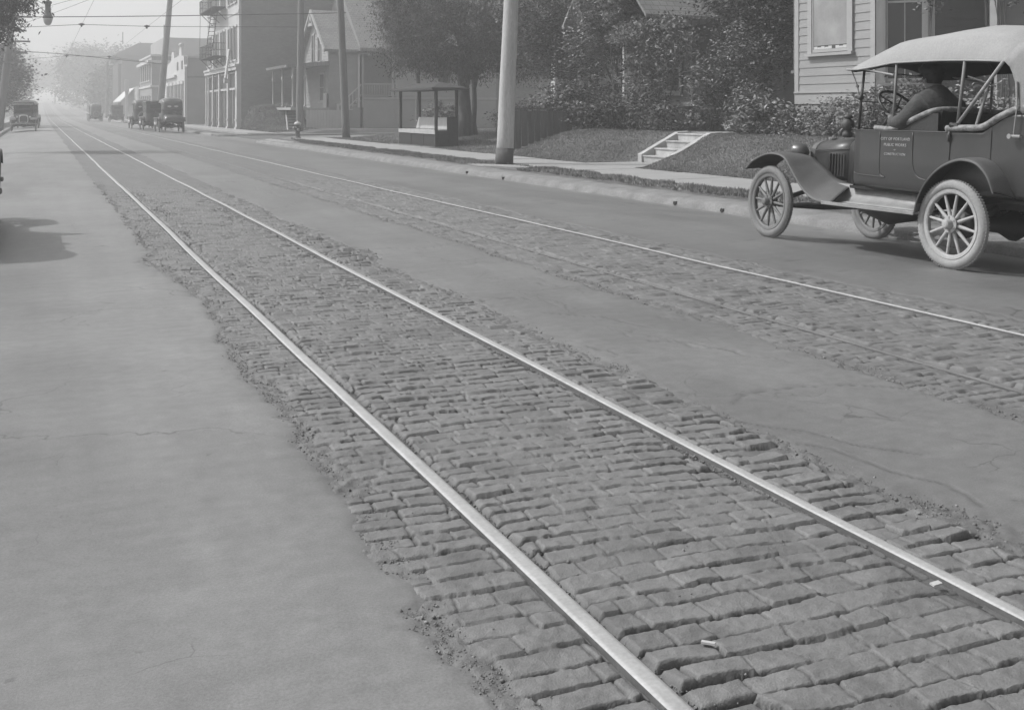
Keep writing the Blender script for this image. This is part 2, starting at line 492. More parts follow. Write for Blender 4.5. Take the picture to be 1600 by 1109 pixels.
# patch outline between the tracks
def polydist(X, Y, pts):
    d = np.full(X.shape, 9.0)
    for (ax, ay), (bx_, by_) in zip(pts[:-1], pts[1:]):
        ux, uy = bx_ - ax, by_ - ay
        t = np.clip(((X - ax) * ux + (Y - ay) * uy) / (ux * ux + uy * uy), 0, 1)
        d = np.minimum(d, np.hypot(X - ax - t * ux, Y - ay - t * uy))
    return d
pcr = np.zeros_like(X)
for pl in ([(2.95, 4.22), (3.07, 4.32), (3.26, 4.38), (3.45, 4.37), (3.61, 4.32), (3.75, 4.26), (3.90, 4.15)], [(2.84, 3.63), (2.93, 3.5), (2.95, 3.2), (3.02, 3.0), (2.98, 2.8)],
           [(2.81, 4.0), (2.9, 3.87), (3.0, 3.72), (3.06, 3.5), (3.2, 3.3)], [(3.3, 5.6), (3.5, 5.45), (3.62, 5.1)], [(3.1, 6.6), (3.4, 6.3), (3.5, 5.9)]):
    dd_ = polydist(X + 0.03 * (fbm(X * 9, Y * 9, 57, 3) - 0.5), Y + 0.05 * (fbm(X * 9, Y * 9, 58, 3) - 0.5), pl)
    pcr = np.maximum(pcr, np.exp(-(dd_ / 0.008) ** 2))
Z = Z - 0.007 * pcr
Z = Z - 0.014 * inside - 0.06 * (Y > 1.02) * np.maximum(np.minimum(sstep(0.03, 0.12, X - eL), sstep(0.03, 0.12, eM - X)), np.minimum(sstep(0.03, 0.12, X - eN), sstep(0.03, 0.12, eR - X)))
pitN = np.exp(-((X - eN - 0.01) / 0.035) ** 2) * sstep(0.40, 0.55, fbm(X * 3, Y * 1.6, 77, 3)) * (Y < 13)
Z = Z - 0.03 * pitN * fbm(X * 20, Y * 20, 79, 3) * 1.6
Z = Z + hill(Y)
tone = 0.93 + 0.16 * fbm(X * 0.5, Y * 0.22, 61, 4) - 0.04
tone *= 1 - 0.13 * sstep(0.45, 0.7, fbm(X * 1.5, Y * 0.5, 65, 4))
tone *= 1 - 0.26 * np.exp(-(((X + 0.15) / 0.5) ** 2 + ((Y - 8.3) / 2.0) ** 2)) * (0.6 + 0.8 * fbm(X * 4, Y * 3, 71, 3))  # oil-dark patch with the left car's blurred shadow painted into the tone
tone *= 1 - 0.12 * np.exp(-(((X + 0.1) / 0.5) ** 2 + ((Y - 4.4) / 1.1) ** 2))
tone *= np.where(X > 5.7, 0.84, 1.0) * np.where((X > 2.6) & (X < 4.2), 0.88, 1.0)
tone *= 1 - 0.45 * pitN
tone *= 1 - 0.4 * pcr
tone *= 1 - 0.13 * (fbm(X * 2.6, Y * 0.35, 83, 4) - 0.3)
tone *= 1 - 0.22 * np.clip(brk, 0, 1) * fbm(X * 10, Y * 10, 73, 3) - 0.3 * ck
tone *= 1 + 0.10 * sstep(8.2, 8.9, X)
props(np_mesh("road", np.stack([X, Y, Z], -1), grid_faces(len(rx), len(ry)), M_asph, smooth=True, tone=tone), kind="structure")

# side street sheet
sx = seq((8.92, 12.4, 0.25), (12.4, 60, 2))
sy = seq((50.9, 61.4, 0.35),)
X, Y = np.meshgrid(sx, sy)
# keep the mouth of the side street open with flared corners
Z = -0.12 + 0.06 * sstep(9, 20, X) + 0.01 * (fbm(X, Y, 81) - 0.5)
props(np_mesh("side_street", np.stack([X, Y, Z], -1), grid_faces(len(sx), len(sy)), M_asph, smooth=True, tone=np.full(X.size, 1.0)), kind="structure")

# ------------------------------------------------------------------ stone block paving
def paving(x0, x1, e0, e1, rails, ya, yb, dx, k, seed, fine_to, rel=1.0):
    xs = np.arange(x0, x1 + dx / 2, dx)
    ys = np.concatenate([geo(ya, fine_to, k), geo(fine_to * 1.01, yb, 0.02)])
    X, Y = np.meshgrid(xs, ys)
    rng = np.random.default_rng(seed)
    yw = Y + 0.026 * (fbm(X * 1.1, Y * 0.9, seed + 1, 3) - 0.5) * 2 + 0.05 * X + 0.022 * (fbm(X * 9, Y * 9, seed + 2, 2) - 0.5)
    pitch = rng.uniform(0.074, 0.104, 1200)
    ed = np.concatenate([[ya - 0.4], ya - 0.4 + np.cumsum(pitch)])
    row = np.clip(np.searchsorted(ed, yw) - 1, 0, 1199)
    dy = np.minimum(yw - ed[row], ed[row + 1] - yw)
    ncol = 24
    lens = rng.uniform(0.11, 0.235, (1200, ncol))
    ex = np.cumsum(lens, 1) + rng.uniform(-0.30, -0.05, (1200, 1)) + x0
    ex = np.concatenate([np.full((1200, 1), x0 - 0.5), ex], 1)
    xw = X + 0.026 * (fbm(X * 7, Y * 7, seed + 3, 2) - 0.5) * 2
    col = np.zeros_like(row)
    for c in range(ncol):
        col += (xw > ex[row, c + 1])
    col = np.clip(col, 0, ncol - 1)
    dxe = np.minimum(xw - ex[row, col], ex[row, np.clip(col + 1, 0, ncol)] - xw)
    cid = row * 40 + col
    r1 = _h(cid, cid * 0 + 1, seed); r2 = _h(cid, cid * 0 + 2, seed); r3 = _h(cid, cid * 0 + 3, seed); r4 = _h(cid, cid * 0 + 4, seed)
    cx = (ex[row, col] + ex[row, np.clip(col + 1, 0, ncol)]) / 2
    cy = (ed[row] + ed[row + 1]) / 2
    # wear zones: worst beside the first rail, calm in the middle
    badx = np.zeros_like(X)
    for rx_, s_, a_ in rails:
        badx += a_ * np.exp(-((X - rx_ - s_) / 0.13) ** 2)
    bad = np.clip(badx * (0.35 + 1.3 * sstep(0.42, 0.62, fbm(X * 1.2, Y * 0.6, seed + 5, 3))), 0, 1)
    d = np.minimum(dy, dxe * 1.25)
    jit = 0.0050 * (fbm(X * 34, Y * 34, seed + 6, 4) - 0.5) * 2
    rad = 0.0028 + 0.003 * r3 + 0.007 * bad
    msk = sstep(0.36, 0.58, fbm(X * 2.2, Y * 2.2, seed + 7, 4))
    qy = np.clip((dy + jit - 0.0014 - 0.0035 * r4 * msk) / rad, 0, 1)
    qx = np.clip((dxe + jit - 0.0010 - 0.002 * r4) / rad, 0, 1)
    py = np.sqrt(np.clip(1 - (1 - qy) ** 2, 0, 1)); px_ = np.sqrt(np.clip(1 - (1 - qx) ** 2, 0, 1))
    prof = np.minimum(py, px_)
    gy = rel * (0.009 + 0.034 * r2 * msk + 0.022 * bad)
    gx_ = rel * (0.004 + 0.013 * r3 * msk + 0.014 * bad)
    drop = np.maximum(gy * (1 - py), gx_ * (1 - px_))
    gapd = np.where(py < px_, gy, gx_)
    big = (r1 > 0.95)
    top = rel * ((r1 - 0.5) * 0.0030 + (r2 - 0.65) * 0.016 * bad) - np.where(big, 0.005, 0)
    tilt = (Y - cy) * rel * ((r3 - 0.5) * 0.075 + (r4 - 0.5) * 0.28 * bad - 0.03) + (X - cx) * ((r4 - 0.5) * 0.035 + (r1 - 0.5) * 0.14 * bad)
    surf = 0.0030 * (fbm(X * 45, Y * 45, seed + 8, 3) - 0.5) * 2 + 0.006 * (fbm(X * 12, Y * 12, seed + 9, 3) - 0.5)
    dome = 0.001 * np.clip(d / 0.05, 0, 1)
    Z = crown(X) + top + tilt * prof + surf + dome - drop + base_z(X, Y) - 0.005
    # broad settlement waves
    Z += 0.008 * (fbm(X * 1.2, Y * 0.45, seed + 10, 2) - 0.5)
    tone = 0.90 + 0.16 * (r2 - 0.5) + 0.10 * (fbm(X * 2, Y * 1.1, seed + 11, 3) - 0.5) + 0.12 * prof
    tone *= 1 - 0.82 * (1 - prof) * np.clip(gapd / 0.016, 0.3, 1)
    tone *= 1 - 0.20 * sstep(0.55, 0.72, fbm(X * 5, Y * 5, seed + 23, 4))
    tone *= 1 + 0.12 * (fbm(X * 60, Y * 60, seed + 24, 2) - 0.5)
    # rail slots: groove on the gauge side, broken margin on the other
    for rx_, s_, a_ in rails[:2]:
        u = (X - rx_) * np.sign(s_)          # positive towards the gauge side
        g = sstep(0.018, 0.026, u) * (1 - sstep(0.042 + 0.025 * fbm(X * 8, Y * 8, seed + 12, 2), 0.058 + 0.04 * fbm(X * 3, Y * 3, seed + 13, 2), u))
        Z = Z * (1 - g) + (crown(X) + base_z(X, Y) - 0.026 + 0.012 * fbm(X * 30, Y * 14, seed + 14, 3)) * g
        tone = tone * (1 - 0.30 * g)
        o = sstep(-0.040, -0.029, u) * (1 - sstep(0.018, 0.026, u))
        Z = Z * (1 - o) + (crown(X) + base_z(X, Y) - 0.022 + 0.006 * fbm(X * 30, Y * 14, seed + 15, 3)) * o
    # mud and crumbs collected along the ragged margins, sinking under the asphalt outside them
    E0, E1 = e0(Y), e1(Y)
    for dd in (X - E0, E1 - X):
        wv = 0.05 + 0.13 * fbm(X * 1.5, Y * 1.3, seed + 16, 3)
        m = (1 - sstep(wv * 0.5, wv, dd)) * sstep(0.36, 0.5, fbm(X * 3, Y * 1.7, seed + 19, 3) + 0.08)
        crumb = crown(X) + base_z(X, Y) - 0.008 + 0.026 * rel * (fbm(X * 20, Y * 20, seed + 17, 4) - 0.5)
        Z = Z * (1 - m) + crumb * m
        tone = tone * (1 - m) + (0.80 + 0.35 * (fbm(X * 25, Y * 25, seed + 21, 3) - 0.4)) * m
        out = 1 - sstep(-0.10, -0.03, dd)
        Z = Z - 0.006 * (1 - sstep(-0.03, 0.02, dd)) - 0.05 * out
    Z += hill(Y)
    far = sstep(fine_to * 0.8, fine_to, Y)
    Z = Z * (1 - far) + (crown(X) + base_z(X, Y) + hill(Y) - 0.004 + 0.008 * (fbm(X * 4, Y, seed, 3) - 0.5) - 0.05 * (1 - sstep(-0.10, -0.03, np.minimum(X - E0, E1 - X)))) * far
    tone = tone * (1 - far) + (0.87 + 0.25 * (fbm(X * 6, Y * 1.5, seed + 18, 3) - 0.5)) * far
    return np_mesh("paving", np.stack([X, Y, Z], -1), grid_faces(len(xs), len(ys)), M_stone, smooth=True, tone=tone)

RX = [1.33, 2.425, 4.36, 5.435]
a = paving(0.74, 3.06, edgeL, edgeM, [(RX[0], 0.09, 1.0), (RX[1], -0.06, 0.35), (RX[1], 0.32, 0.5), (RX[0], -0.22, 0.15)], 1.0, 480, 0.0060, 0.0023, 100, 22)
a.name = "stone_paving"; props(a, kind="structure")
a = paving(3.70, 6.08, edgeN, edgeR, [(RX[2], 0.07, 0.35), (RX[3], -0.06, 0.2)], 1.0, 480, 0.010, 0.0034, 300, 24, rel=0.62)
a.name = "stone_paving"; props(a, kind="structure")

# loose grit and crumbs along the broken edges and in the rail grooves
def grit(n, seed):
    rng = np.random.default_rng(seed)
    y = 1.6 * (22 / 1.6) ** rng.uniform(0, 1, n)
    kind = rng.integers(0, 7, n)
    x = np.select([kind == 0, kind == 1, kind == 2, kind == 3, kind == 4, kind == 5],
        [edgeL(y) + rng.normal(0.0, 0.07, n), edgeL(y) + rng.normal(0.03, 0.045, n), edgeM(y) + rng.normal(0, 0.06, n), edgeN(y) + rng.normal(0, 0.05, n),
         RX[0] + 0.05 + np.abs(rng.normal(0, 0.035, n)), RX[1] - 0.035 - np.abs(rng.normal(0, 0.03, n))], rng.uniform(0.9, 4.2, n))
    keep = ((kind < 6) | (rng.uniform(0, 1, n) < 0.25)) & (fbm(x * 3, y * 1.7, 401, 3) + rng.normal(0, 0.13, n) > 0.42)
    x, y, kind = x[keep], y[keep], kind[keep]; n = len(x)
    sz = rng.uniform(0.0015, 0.0050, n) * np.where(rng.uniform(0, 1, n) > 0.94, 2.0, 1.0) * (0.7 + 0.05 * y)
    z = crown(x) + base_z(x, y) + np.where(kind >= 6, -0.003, -0.006) - np.where((kind == 4) | (kind == 5), 0.010, 0)
    c = np.stack([x, y, z], 1)
    base = np.array([[1, 0, 0], [-1, 0, 0], [0, 1, 0], [0, -1, 0], [0, 0, .8], [0, 0, -.8]])
    a = rng.uniform(0, 6.28, n); ca, sa = np.cos(a), np.sin(a)
    V = base[None] * rng.uniform(0.6, 1.4, (n, 6, 1)) * sz[:, None, None]
    V = np.stack([V[..., 0] * ca[:, None] - V[..., 1] * sa[:, None], V[..., 0] * sa[:, None] + V[..., 1] * ca[:, None], V[..., 2]], -1) + c[:, None]
    F = np.array([[0, 2, 4], [2, 1, 4], [1, 3, 4], [3, 0, 4], [2, 0, 5], [1, 2, 5], [3, 1, 5], [0, 3, 5]])
    F = (F[None] + 6 * np.arange(n)[:, None, None]).reshape(-1, 3)
    props(np_mesh("gravel", V.reshape(-1, 3), F, M_stone, tone=np.repeat(rng.uniform(0.75, 1.55, n), 6), tris=True), kind="stuff")
grit(36000, 400)

# ------------------------------------------------------------------ rails
def rail(x, m, label, hw=0.027):
    ys = [1.0] + list(np.arange(1.5, 60, 0.5)) + list(np.arange(60, 480, 6))
    secs = []
    for y in ys:
        wx = x + 0.005 * math.sin(y * 0.35 + x) + 0.002 * math.sin(y * 1.1)
        z = (0.005 if hw > 0.015 else (0.0055 if x > 5 else 0.001)) + hz(y) + float(base_z(np.array([x]), np.array([float(y)]))[0])
        secs.append([(wx + a * hw, y, z + b) for a, b in ((-1, -0.10), (-1, -0.005), (-0.9, -0.001), (-0.5, 0.0), (0.5, 0.0003), (0.9, -0.001), (1, -0.005), (1, -0.10))])
    root = empty("rail", (x, 1.0, 0), label=label, cat="rail", group="tram rails in the paved street")
    for s in secs:
        for i, p in enumerate(s): s[i] = (p[0] - x, p[1] - 1.0, p[2])
    top = MB(); top.loft([s[1:7] for s in secs]); top.build("rail_head", m, root, smooth=True)
    sd = MB(); sd.loft([s[0:2] for s in secs]); sd.loft([s[6:8] for s in secs]); sd.build("rail_web", M_railside, root)
    return root
rail(RX[0], M_rail, "bright worn rail nearest the left asphalt lane, first rail from the left")
rail(RX[1], M_rail, "bright rail between the near stone paving and its ragged right margin, second from the left", hw=0.022)
rail(RX[2], M_raildull, "dull narrow rail nearly flush with the stones, third from the left", hw=0.013)
rail(RX[3], M_rail, "thin bright rail nearest the old touring car, fourth from the left", hw=0.013)

# ------------------------------------------------------------------ kerbs, pavements
def extrude_y(name, prof, y0, y1, step, m, amp=0.012, seed=0, xo=None):
    ys = np.arange(y0, y1 + step / 2, step)
    xs = np.array([p[0] for p in prof]); zs = np.array([p[1] for p in prof])
    XX = np.repeat(xs[None, :], len(ys), 0) + amp * (fbm(ys[:, None] * 2.2 + xs[None, :] * 9, ys[:, None] * 0 + zs[None, :] * 9, seed, 3) - 0.5) * 2
    ZZ = np.repeat(zs[None, :], len(ys), 0) + amp * (fbm(ys[:, None] * 1.8 + 5, xs[None, :] * 7 + 0 * ys[:, None], seed + 3, 4) - 0.5) * 2
    YY = np.repeat(ys[:, None], len(xs), 1)
    ZZ = ZZ + hill(YY)
    return props(np_mesh(name, np.stack([XX, YY, ZZ], -1), grid_faces(len(xs), len(ys)), m, smooth=False), kind="structure")
def dens(pts, n):
    out = []
    for (a, b) in zip(pts[:-1], pts[1:]):
        for i in range(n): out.append((a[0] + (b[0] - a[0]) * i / n, a[1] + (b[1] - a[1]) * i / n))
    return out + [pts[-1]]
kp = dens([(8.84, -0.22), (8.87, -0.08), (8.92, -0.005), (9.02, 0.022), (9.56, 0.03), (9.60, -0.1)], 3)
extrude_y("kerb", kp, -4, 49.2, 0.05, M_conc, 0.022, 5)
kp2 = dens([(8.84, -0.22), (8.90, -0.02), (8.98, 0.015), (9.20, 0.02), (9.24, -0.1)], 2)
extrude_y("kerb", kp2, 63.0, 330, 0.5, M_conc, 0.01, 6)
kl = dens([(-2.25, -0.1), (-2.22, 0.03), (-2.0, 0.03), (-1.93, -0.2)], 2)
extrude_y("kerb", kl, -4, 330, 0.4, M_conc, 0.008, 7)
# curved kerb returns into the side street
def kerb_arc(cx, cy, r, a0, a1, run_x, yy):
    pts = []
    for i in range(15):
        a = R(a0 + (a1 - a0) * i / 14)
        pts.append((cx + r * math.cos(a), cy + r * math.sin(a)))
    pts.append((run_x, yy))
    b = MB(); secs = []
    for i, p in enumerate(pts):
        q = Vector(pts[min(i + 1, len(pts) - 1)]) - Vector(pts[max(i - 1, 0)])
        n = Vector((-q.y, q.x)).normalized()
        if (Vector((cx, cy)) - Vector(p)).dot(n) < 0: n = -n
        if i == len(pts) - 1: n = Vector((0, 1 if yy > 58 else -1))
        secs.append([(p[0] + n.x * t, p[1] + n.y * t, z) for t, z in ((0, -0.25), (0.02, -0.01), (0.06, 0.02), (0.26, 0.025), (0.28, -0.1))])
    b.loft(secs)
    props(b.build("kerb", M_conc), kind="structure")
kerb_arc(11.4, 49.2 - 0.3 + 0.0, 2.5, 180, 90, 60, 51.4)
kerb_arc(11.2, 63.3, 2.3, 180, 270, 60, 61.0)

def slab_run(name, x0, x1, ys, z, m, along='y', seed=0):
    b = MB()
    rr = random.Random(seed)
    for a, c in zip(ys[:-1], ys[1:]):
        dz = rr.uniform(-0.006, 0.006)
        h = hz((a + c) / 2)
        if along == 'y': b.b2(x0, x1, a + 0.008, c - 0.008, z - 0.14 + h, z + dz + h)
        else: b.b2(a + 0.008, c - 0.008, x0, x1, z - 0.14, z + dz)
    return props(b.build(name, m, bevel=0.008), kind="structure")
slab_run("sidewalk", 10.56, 12.34, list(np.arange(-4, 50.6, 1.8)) + [50.9], 0.055, M_walk, seed=1)
slab_run("sidewalk", 10.70, 12.34, list(np.arange(63.4, 330, 3.0)), 0.055, M_walk, seed=2)
slab_run("sidewalk", 62.0, 63.35, list(np.arange(10.7, 60, 2.0)), 0.05, M_walk, along='x', seed=3)
slab_run("sidewalk", -4.6, -3.1, list(np.arange(-4, 330, 3.0)), 0.045, M_walk, seed=4)
# corner flare beside the kerb return
b = MB(); b.prism([(9.3, 45.2), (10.53, 43.0), (10.53, 50.7), (9.9, 50.4), (9.3, 49.3)], -0.08, 0.045, 'Z')
props(b.build("sidewalk", M_walk, bevel=0.01), kind="structure")
# path pad in front of the steps
b = MB(); b.prism([(12.36, 21.50), (13.80, 22.22), (13.80, 23.90), (12.36, 23.90)], -0.1, 0.058, 'Z')
props(b.build("path", M_walk, bevel=0.01), kind="structure")
# crossing strip in the parking strip near the pole
b = MB(); b.prism([(9.62, 23.9), (10.54, 22.3), (10.54, 23.7), (9.62, 24.9)], -0.08, 0.05, 'Z')
props(b.build("path", M_walk, bevel=0.01), kind="structure")

# drain holes in the kerb face
for i, (y, z) in enumerate(((14.20, -0.055), (12.95, -0.06), (20.9, -0.06), (23.0, -0.05))):
    b = MB(); b.lathe([(0.001, 0), (0.030, 0), (0.034, -0.006), (0.026, -0.01), (0.024, 0.06)], (8.862, y, z), 'X', 16)
    o = b.build("drain_pipe", M_dark)
    props(o, ["round dark drain outlet in the kerb face left of the front wheel", "round dark drain outlet in the kerb face closest to the front wheel",
              "small dark drain outlet in the kerb just right of the tall pale pole", "small dark drain outlet in the kerb just left of the tall pale pole"][i],
          "drain outlet", "drain outlets in the kerb")

# ------------------------------------------------------------------ grass and leaves
def blades(name, xy, zf, h, m, seed, wd=0.012, kind="stuff", lean=0.5):
    rng = np.random.default_rng(seed)
    n = len(xy)
    a = rng.uniform(0, 2 * np.pi, n)
    hh = h * rng.uniform(0.5, 1.3, n)
    base = np.stack([xy[:, 0], xy[:, 1], zf - 0.01], 1)
    side = np.stack([np.cos(a), np.sin(a), 0 * a], 1) * wd
    b = rng.uniform(0, 2 * np.pi, n)
    tip = base + np.stack([np.cos(b) * hh * lean, np.sin(b) * hh * lean, hh], 1)
    V = np.stack([base - side, base + side, tip], 1).reshape(-1, 3)
    F = np.arange(3 * n).reshape(-1, 3)
    t = np.repeat(rng.uniform(0.6, 1.35, n) * (0.65 + 0.7 * fbm(xy[:, 0] * 1.7, xy[:, 1] * 1.2, seed + 50, 3)), 3)
    return props(np_mesh(name, V, F, m, tone=t, tris=True), kind=kind)

rng = np.random.default_rng(21)
# ragged strip between kerb and pavement
n = 60000
xy = np.stack([rng.uniform(9.55, 10.60, n), rng.uniform(9, 49, n)], 1)
e = fbm(xy[:, 0] * 2.0, xy[:, 1] * 1.3, 91, 3)
keep = (e > 0.30) & ~((xy[:, 1] > 22.0) & (xy[:, 1] < 24.6) & (np.abs(xy[:, 0] - 10.4) > 0.05)) & (xy[:, 0] < 10.45 + 0.25 * (e - 0.4)) & (xy[:, 0] > 9.62 - 0.2 * (e - 0.4))
keep &= ~((xy[:, 1] > 43) & (xy[:, 0] < 9.55 + (xy[:, 1] - 43) * 0.14))
xy = xy[keep]
blades("grass", xy, np.full(len(xy), 0.035) + 0.06 * fbm(xy[:, 0] * 3, xy[:, 1] * 2.2, 95, 4), 0.05, M_grass, 5, 0.010)
# turf under it
tx = seq((9.58, 10.6, 0.06),); ty = seq((8, 49.5, 0.1),)
X, Y = np.meshgrid(tx, ty)
Z = 0.030 + 0.06 * fbm(X * 3, Y * 2.2, 95, 4) - 0.03 * np.exp(-((X - 10.6) / 0.05) ** 2) - 0.05 * np.exp(-((X - 9.58) / 0.05) ** 2)
Z = np.where(fbm(X * 2.0, Y * 1.3, 91, 3) > 0.30, Z, Z - 0.03)
Z = np.where((Y > 22.0) & (Y < 24.7), 0.0, Z)
props(np_mesh("verge", np.stack([X, Y, Z], -1), grid_faces(len(tx), len(ty)), M_ground, smooth=True), kind="structure")
# lawn on the bank
n = 150000
xy = np.stack([12.36 + 4.6 * rng.uniform(0, 1, n) ** 1.3, rng.uniform(13, 29.6, n)], 1)
keep = ~((xy[:, 0] < 18.1) & (xy[:, 1] > 22.2) & (xy[:, 1] < 23.8)) & ~((xy[:, 0] < 13.9) & (xy[:, 1] > 21.5 + (xy[:, 0] - 12.35) * 0.5) & (xy[:, 1] < 24.0))
xy = xy[keep]
blades("lawn_grass", xy, lot_height(xy[:, 0], xy[:, 1]), 0.035, M_grass, 6, 0.011)
n = 40000
xy = np.stack([12.38 + 9 * rng.uniform(0, 1, n) ** 1.2, rng.uniform(29.8, 50.6, n)], 1)
blades("lawn_grass", xy, lot_height(xy[:, 0], xy[:, 1]), 0.05, M_grass, 7, 0.014)
n = 25000
xy = np.stack([rng.uniform(12.4, 15.3, n), rng.uniform(65.0, 74.8, n)], 1)
blades("lawn_grass", xy, lot_height(xy[:, 0], xy[:, 1]), 0.10, M_grass, 8, 0.03)

def leaf_mesh(name, P, size, m, parent, seed, up=0.6, aspect=0.55, tone=(0.6, 1.5), cl=None, droop=0.0):
    """P = (n,3) leaf positions; every leaf a small folded quad"""
    rng = np.random.default_rng(seed)
    n = len(P)
    nrm = rng.normal(0, 1, (n, 3)); nrm[:, 2] = np.abs(nrm[:, 2]) + up * 2
    nrm /= np.linalg.norm(nrm, axis=1)[:, None]
    t = np.cross(nrm, rng.normal(0, 1, (n, 3))); t[:, 2] -= droop
    t /= np.linalg.norm(t, axis=1)[:, None]
    s = np.cross(nrm, t)
    L_ = size * rng.uniform(0.6, 1.35, n)[:, None]
    v0 = P - t * L_; v2 = P + t * L_
    v1 = P + s * L_ * aspect + nrm * L_ * 0.15; v3 = P - s * L_ * aspect + nrm * L_ * 0.15
    V = np.stack([v0, v1, v2, v3], 1).reshape(-1, 3)
    F = np.arange(4 * n).reshape(-1, 4)
    tn = rng.uniform(tone[0] ** 0.6, tone[1] ** 0.6, n) * (0.85 + 0.15 * (tone[0] + tone[1]) / 2)
    if cl is not None: tn = tn * cl
    fs_ = 0.9 / max(size * 12, 0.6)
    tn = tn * (0.45 + 1.1 * fbm((P[:, 0] + 0.4 * P[:, 2]) * fs_ * 1.3 + seed, (P[:, 1] + P[:, 2]) * fs_ * 1.3, seed % 97, 3))
    return np_mesh(name, V, F, m, parent, tone=np.repeat(tn, 4))

def cloud(blobs, n, seed, cluster=0.22, per=26, shell=0.55):
    """leaf positions gathered in twig clusters over a set of ellipsoids (cx,cy,cz,rx,ry,rz)"""
    rng = np.random.default_rng(seed)
    B = np.array(blobs, float)
    wgt = (B[:, 3] * B[:, 4] + B[:, 3] * B[:, 5] + B[:, 4] * B[:, 5]); wgt /= wgt.sum()
    nc = max(4, n // per)
    k = rng.choice(len(B), nc, p=wgt)
    d = rng.normal(0, 1, (nc, 3)); d /= np.linalg.norm(d, axis=1)[:, None]
    r = shell + (1.08 - shell) * rng.uniform(0, 1, nc) ** 0.6
    c = B[k, :3] + d * B[k, 3:6] * r[:, None]
    ct = rng.uniform(0.6, 1.4, nc) * (0.75 + 0.5 * rng.uniform(0, 1, len(B)))[k]
    sz = cluster * rng.uniform(0.5, 1.4, nc)
    ii = np.repeat(np.arange(nc), per)
    P = c[ii] + rng.normal(0, 1, (len(ii), 3)) * sz[ii][:, None] * np.array([1, 1, 0.55])
    return P, ct[ii]

def tree(name, x, y, z, trunk_h, r0, blobs, n, leaf, mleaf, label, cat="tree", seed=1, cluster=0.25, per=26, up=0.6,
         droop=0.0, lean=(0, 0), group=None, limbs=9, tone=(0.6, 1.5), shell=0.5, aspect=0.55):
    root = empty(name, (x, y, z), label=label, cat=cat)
    if group: root["group"] = group
    rr = random.Random(seed)
    tb = MB()
    bl = [(b[0] - x, b[1] - y, b[2] - z, b[3], b[4], b[5]) for b in blobs]
    pts = []; rs = []
    for i in range(7):
        f = i / 6
        pts.append((lean[0] * f + rr.uniform(-1, 1) * r0 * 0.3 * (i > 0), lean[1] * f + rr.uniform(-1, 1) * r0 * 0.3 * (i > 0), -0.1 + (trunk_h + 0.1) * f))
        rs.append(r0 * (1.35 if i == 0 else 1.0 - 0.5 * f))
    tb.tube(pts, rs, 10)
    for i in range(limbs):
        b = bl[i % len(bl)]
        f = rr.uniform(0.45, 1.0)
        s = Vector(pts[int(f * 6)])
        e = Vector((b[0] + rr.uniform(-0.6, 0.6) * b[3], b[1] + rr.uniform(-0.6, 0.6) * b[4], b[2] + rr.uniform(-0.4, 0.6) * b[5]))
        m_ = (s + e) / 2 + Vector((rr.uniform(-.2, .2), rr.uniform(-.2, .2), 0.15 * (e - s).length))
        tb.tube([s, (s + m_) / 2, m_, (m_ + e) / 2, e], [r0 * .42, r0 * .34, r0 * .25, r0 * .15, r0 * .05], 6)
    tb.build("trunk", M_bark, root, smooth=True)
    P, ct = cloud(bl, n, seed, cluster, per, shell)
    leaf_mesh("crown", P, leaf, mleaf, root, seed + 1, up, aspect, tone, ct, droop)
    return root

def shrub(name, blobs, n, leaf, mleaf, label, seed, cat="shrub", cluster=0.14, per=22, up=0.6, tone=(0.6, 1.5), group=None, aspect=0.5, stems=7, droop=0.0, shell=0.35):
    x = sum(b[0] for b in blobs) / len(blobs); y = sum(b[1] for b in blobs) / len(blobs)
    z = gz(x, y) if x > 12.34 else 0.0
    root = empty(name, (x, y, z), label=label, cat=cat)
    if group: root["group"] = group
    rr = random.Random(seed)
    bl = [(b[0] - x, b[1] - y, b[2] - z, b[3], b[4], b[5]) for b in blobs]
    tb = MB()
    for i in range(stems):
        b = bl[i % len(bl)]
        s = Vector((b[0] * 0.6 + rr.uniform(-.1, .1), b[1] * 0.6 + rr.uniform(-.1, .1), -0.1))
        e = Vector((b[0] + rr.uniform(-.6, .6) * b[3], b[1] + rr.uniform(-.6, .6) * b[4], b[2] + rr.uniform(0, .7) * b[5]))
        m_ = (s + e) / 2 + Vector((rr.uniform(-.1, .1), rr.uniform(-.1, .1), 0.1))
        tb.tube([s, m_, e], [0.022, 0.016, 0.006], 5)
    tb.build("stem", M_bark, root)
    P, ct = cloud(bl, n, seed, cluster, per, shell)
    keep = P[:, 2] > -0.05
    leaf_mesh("foliage", P[keep], leaf, mleaf, root, seed + 1, up, aspect, tone, ct[keep], droop)
    return root

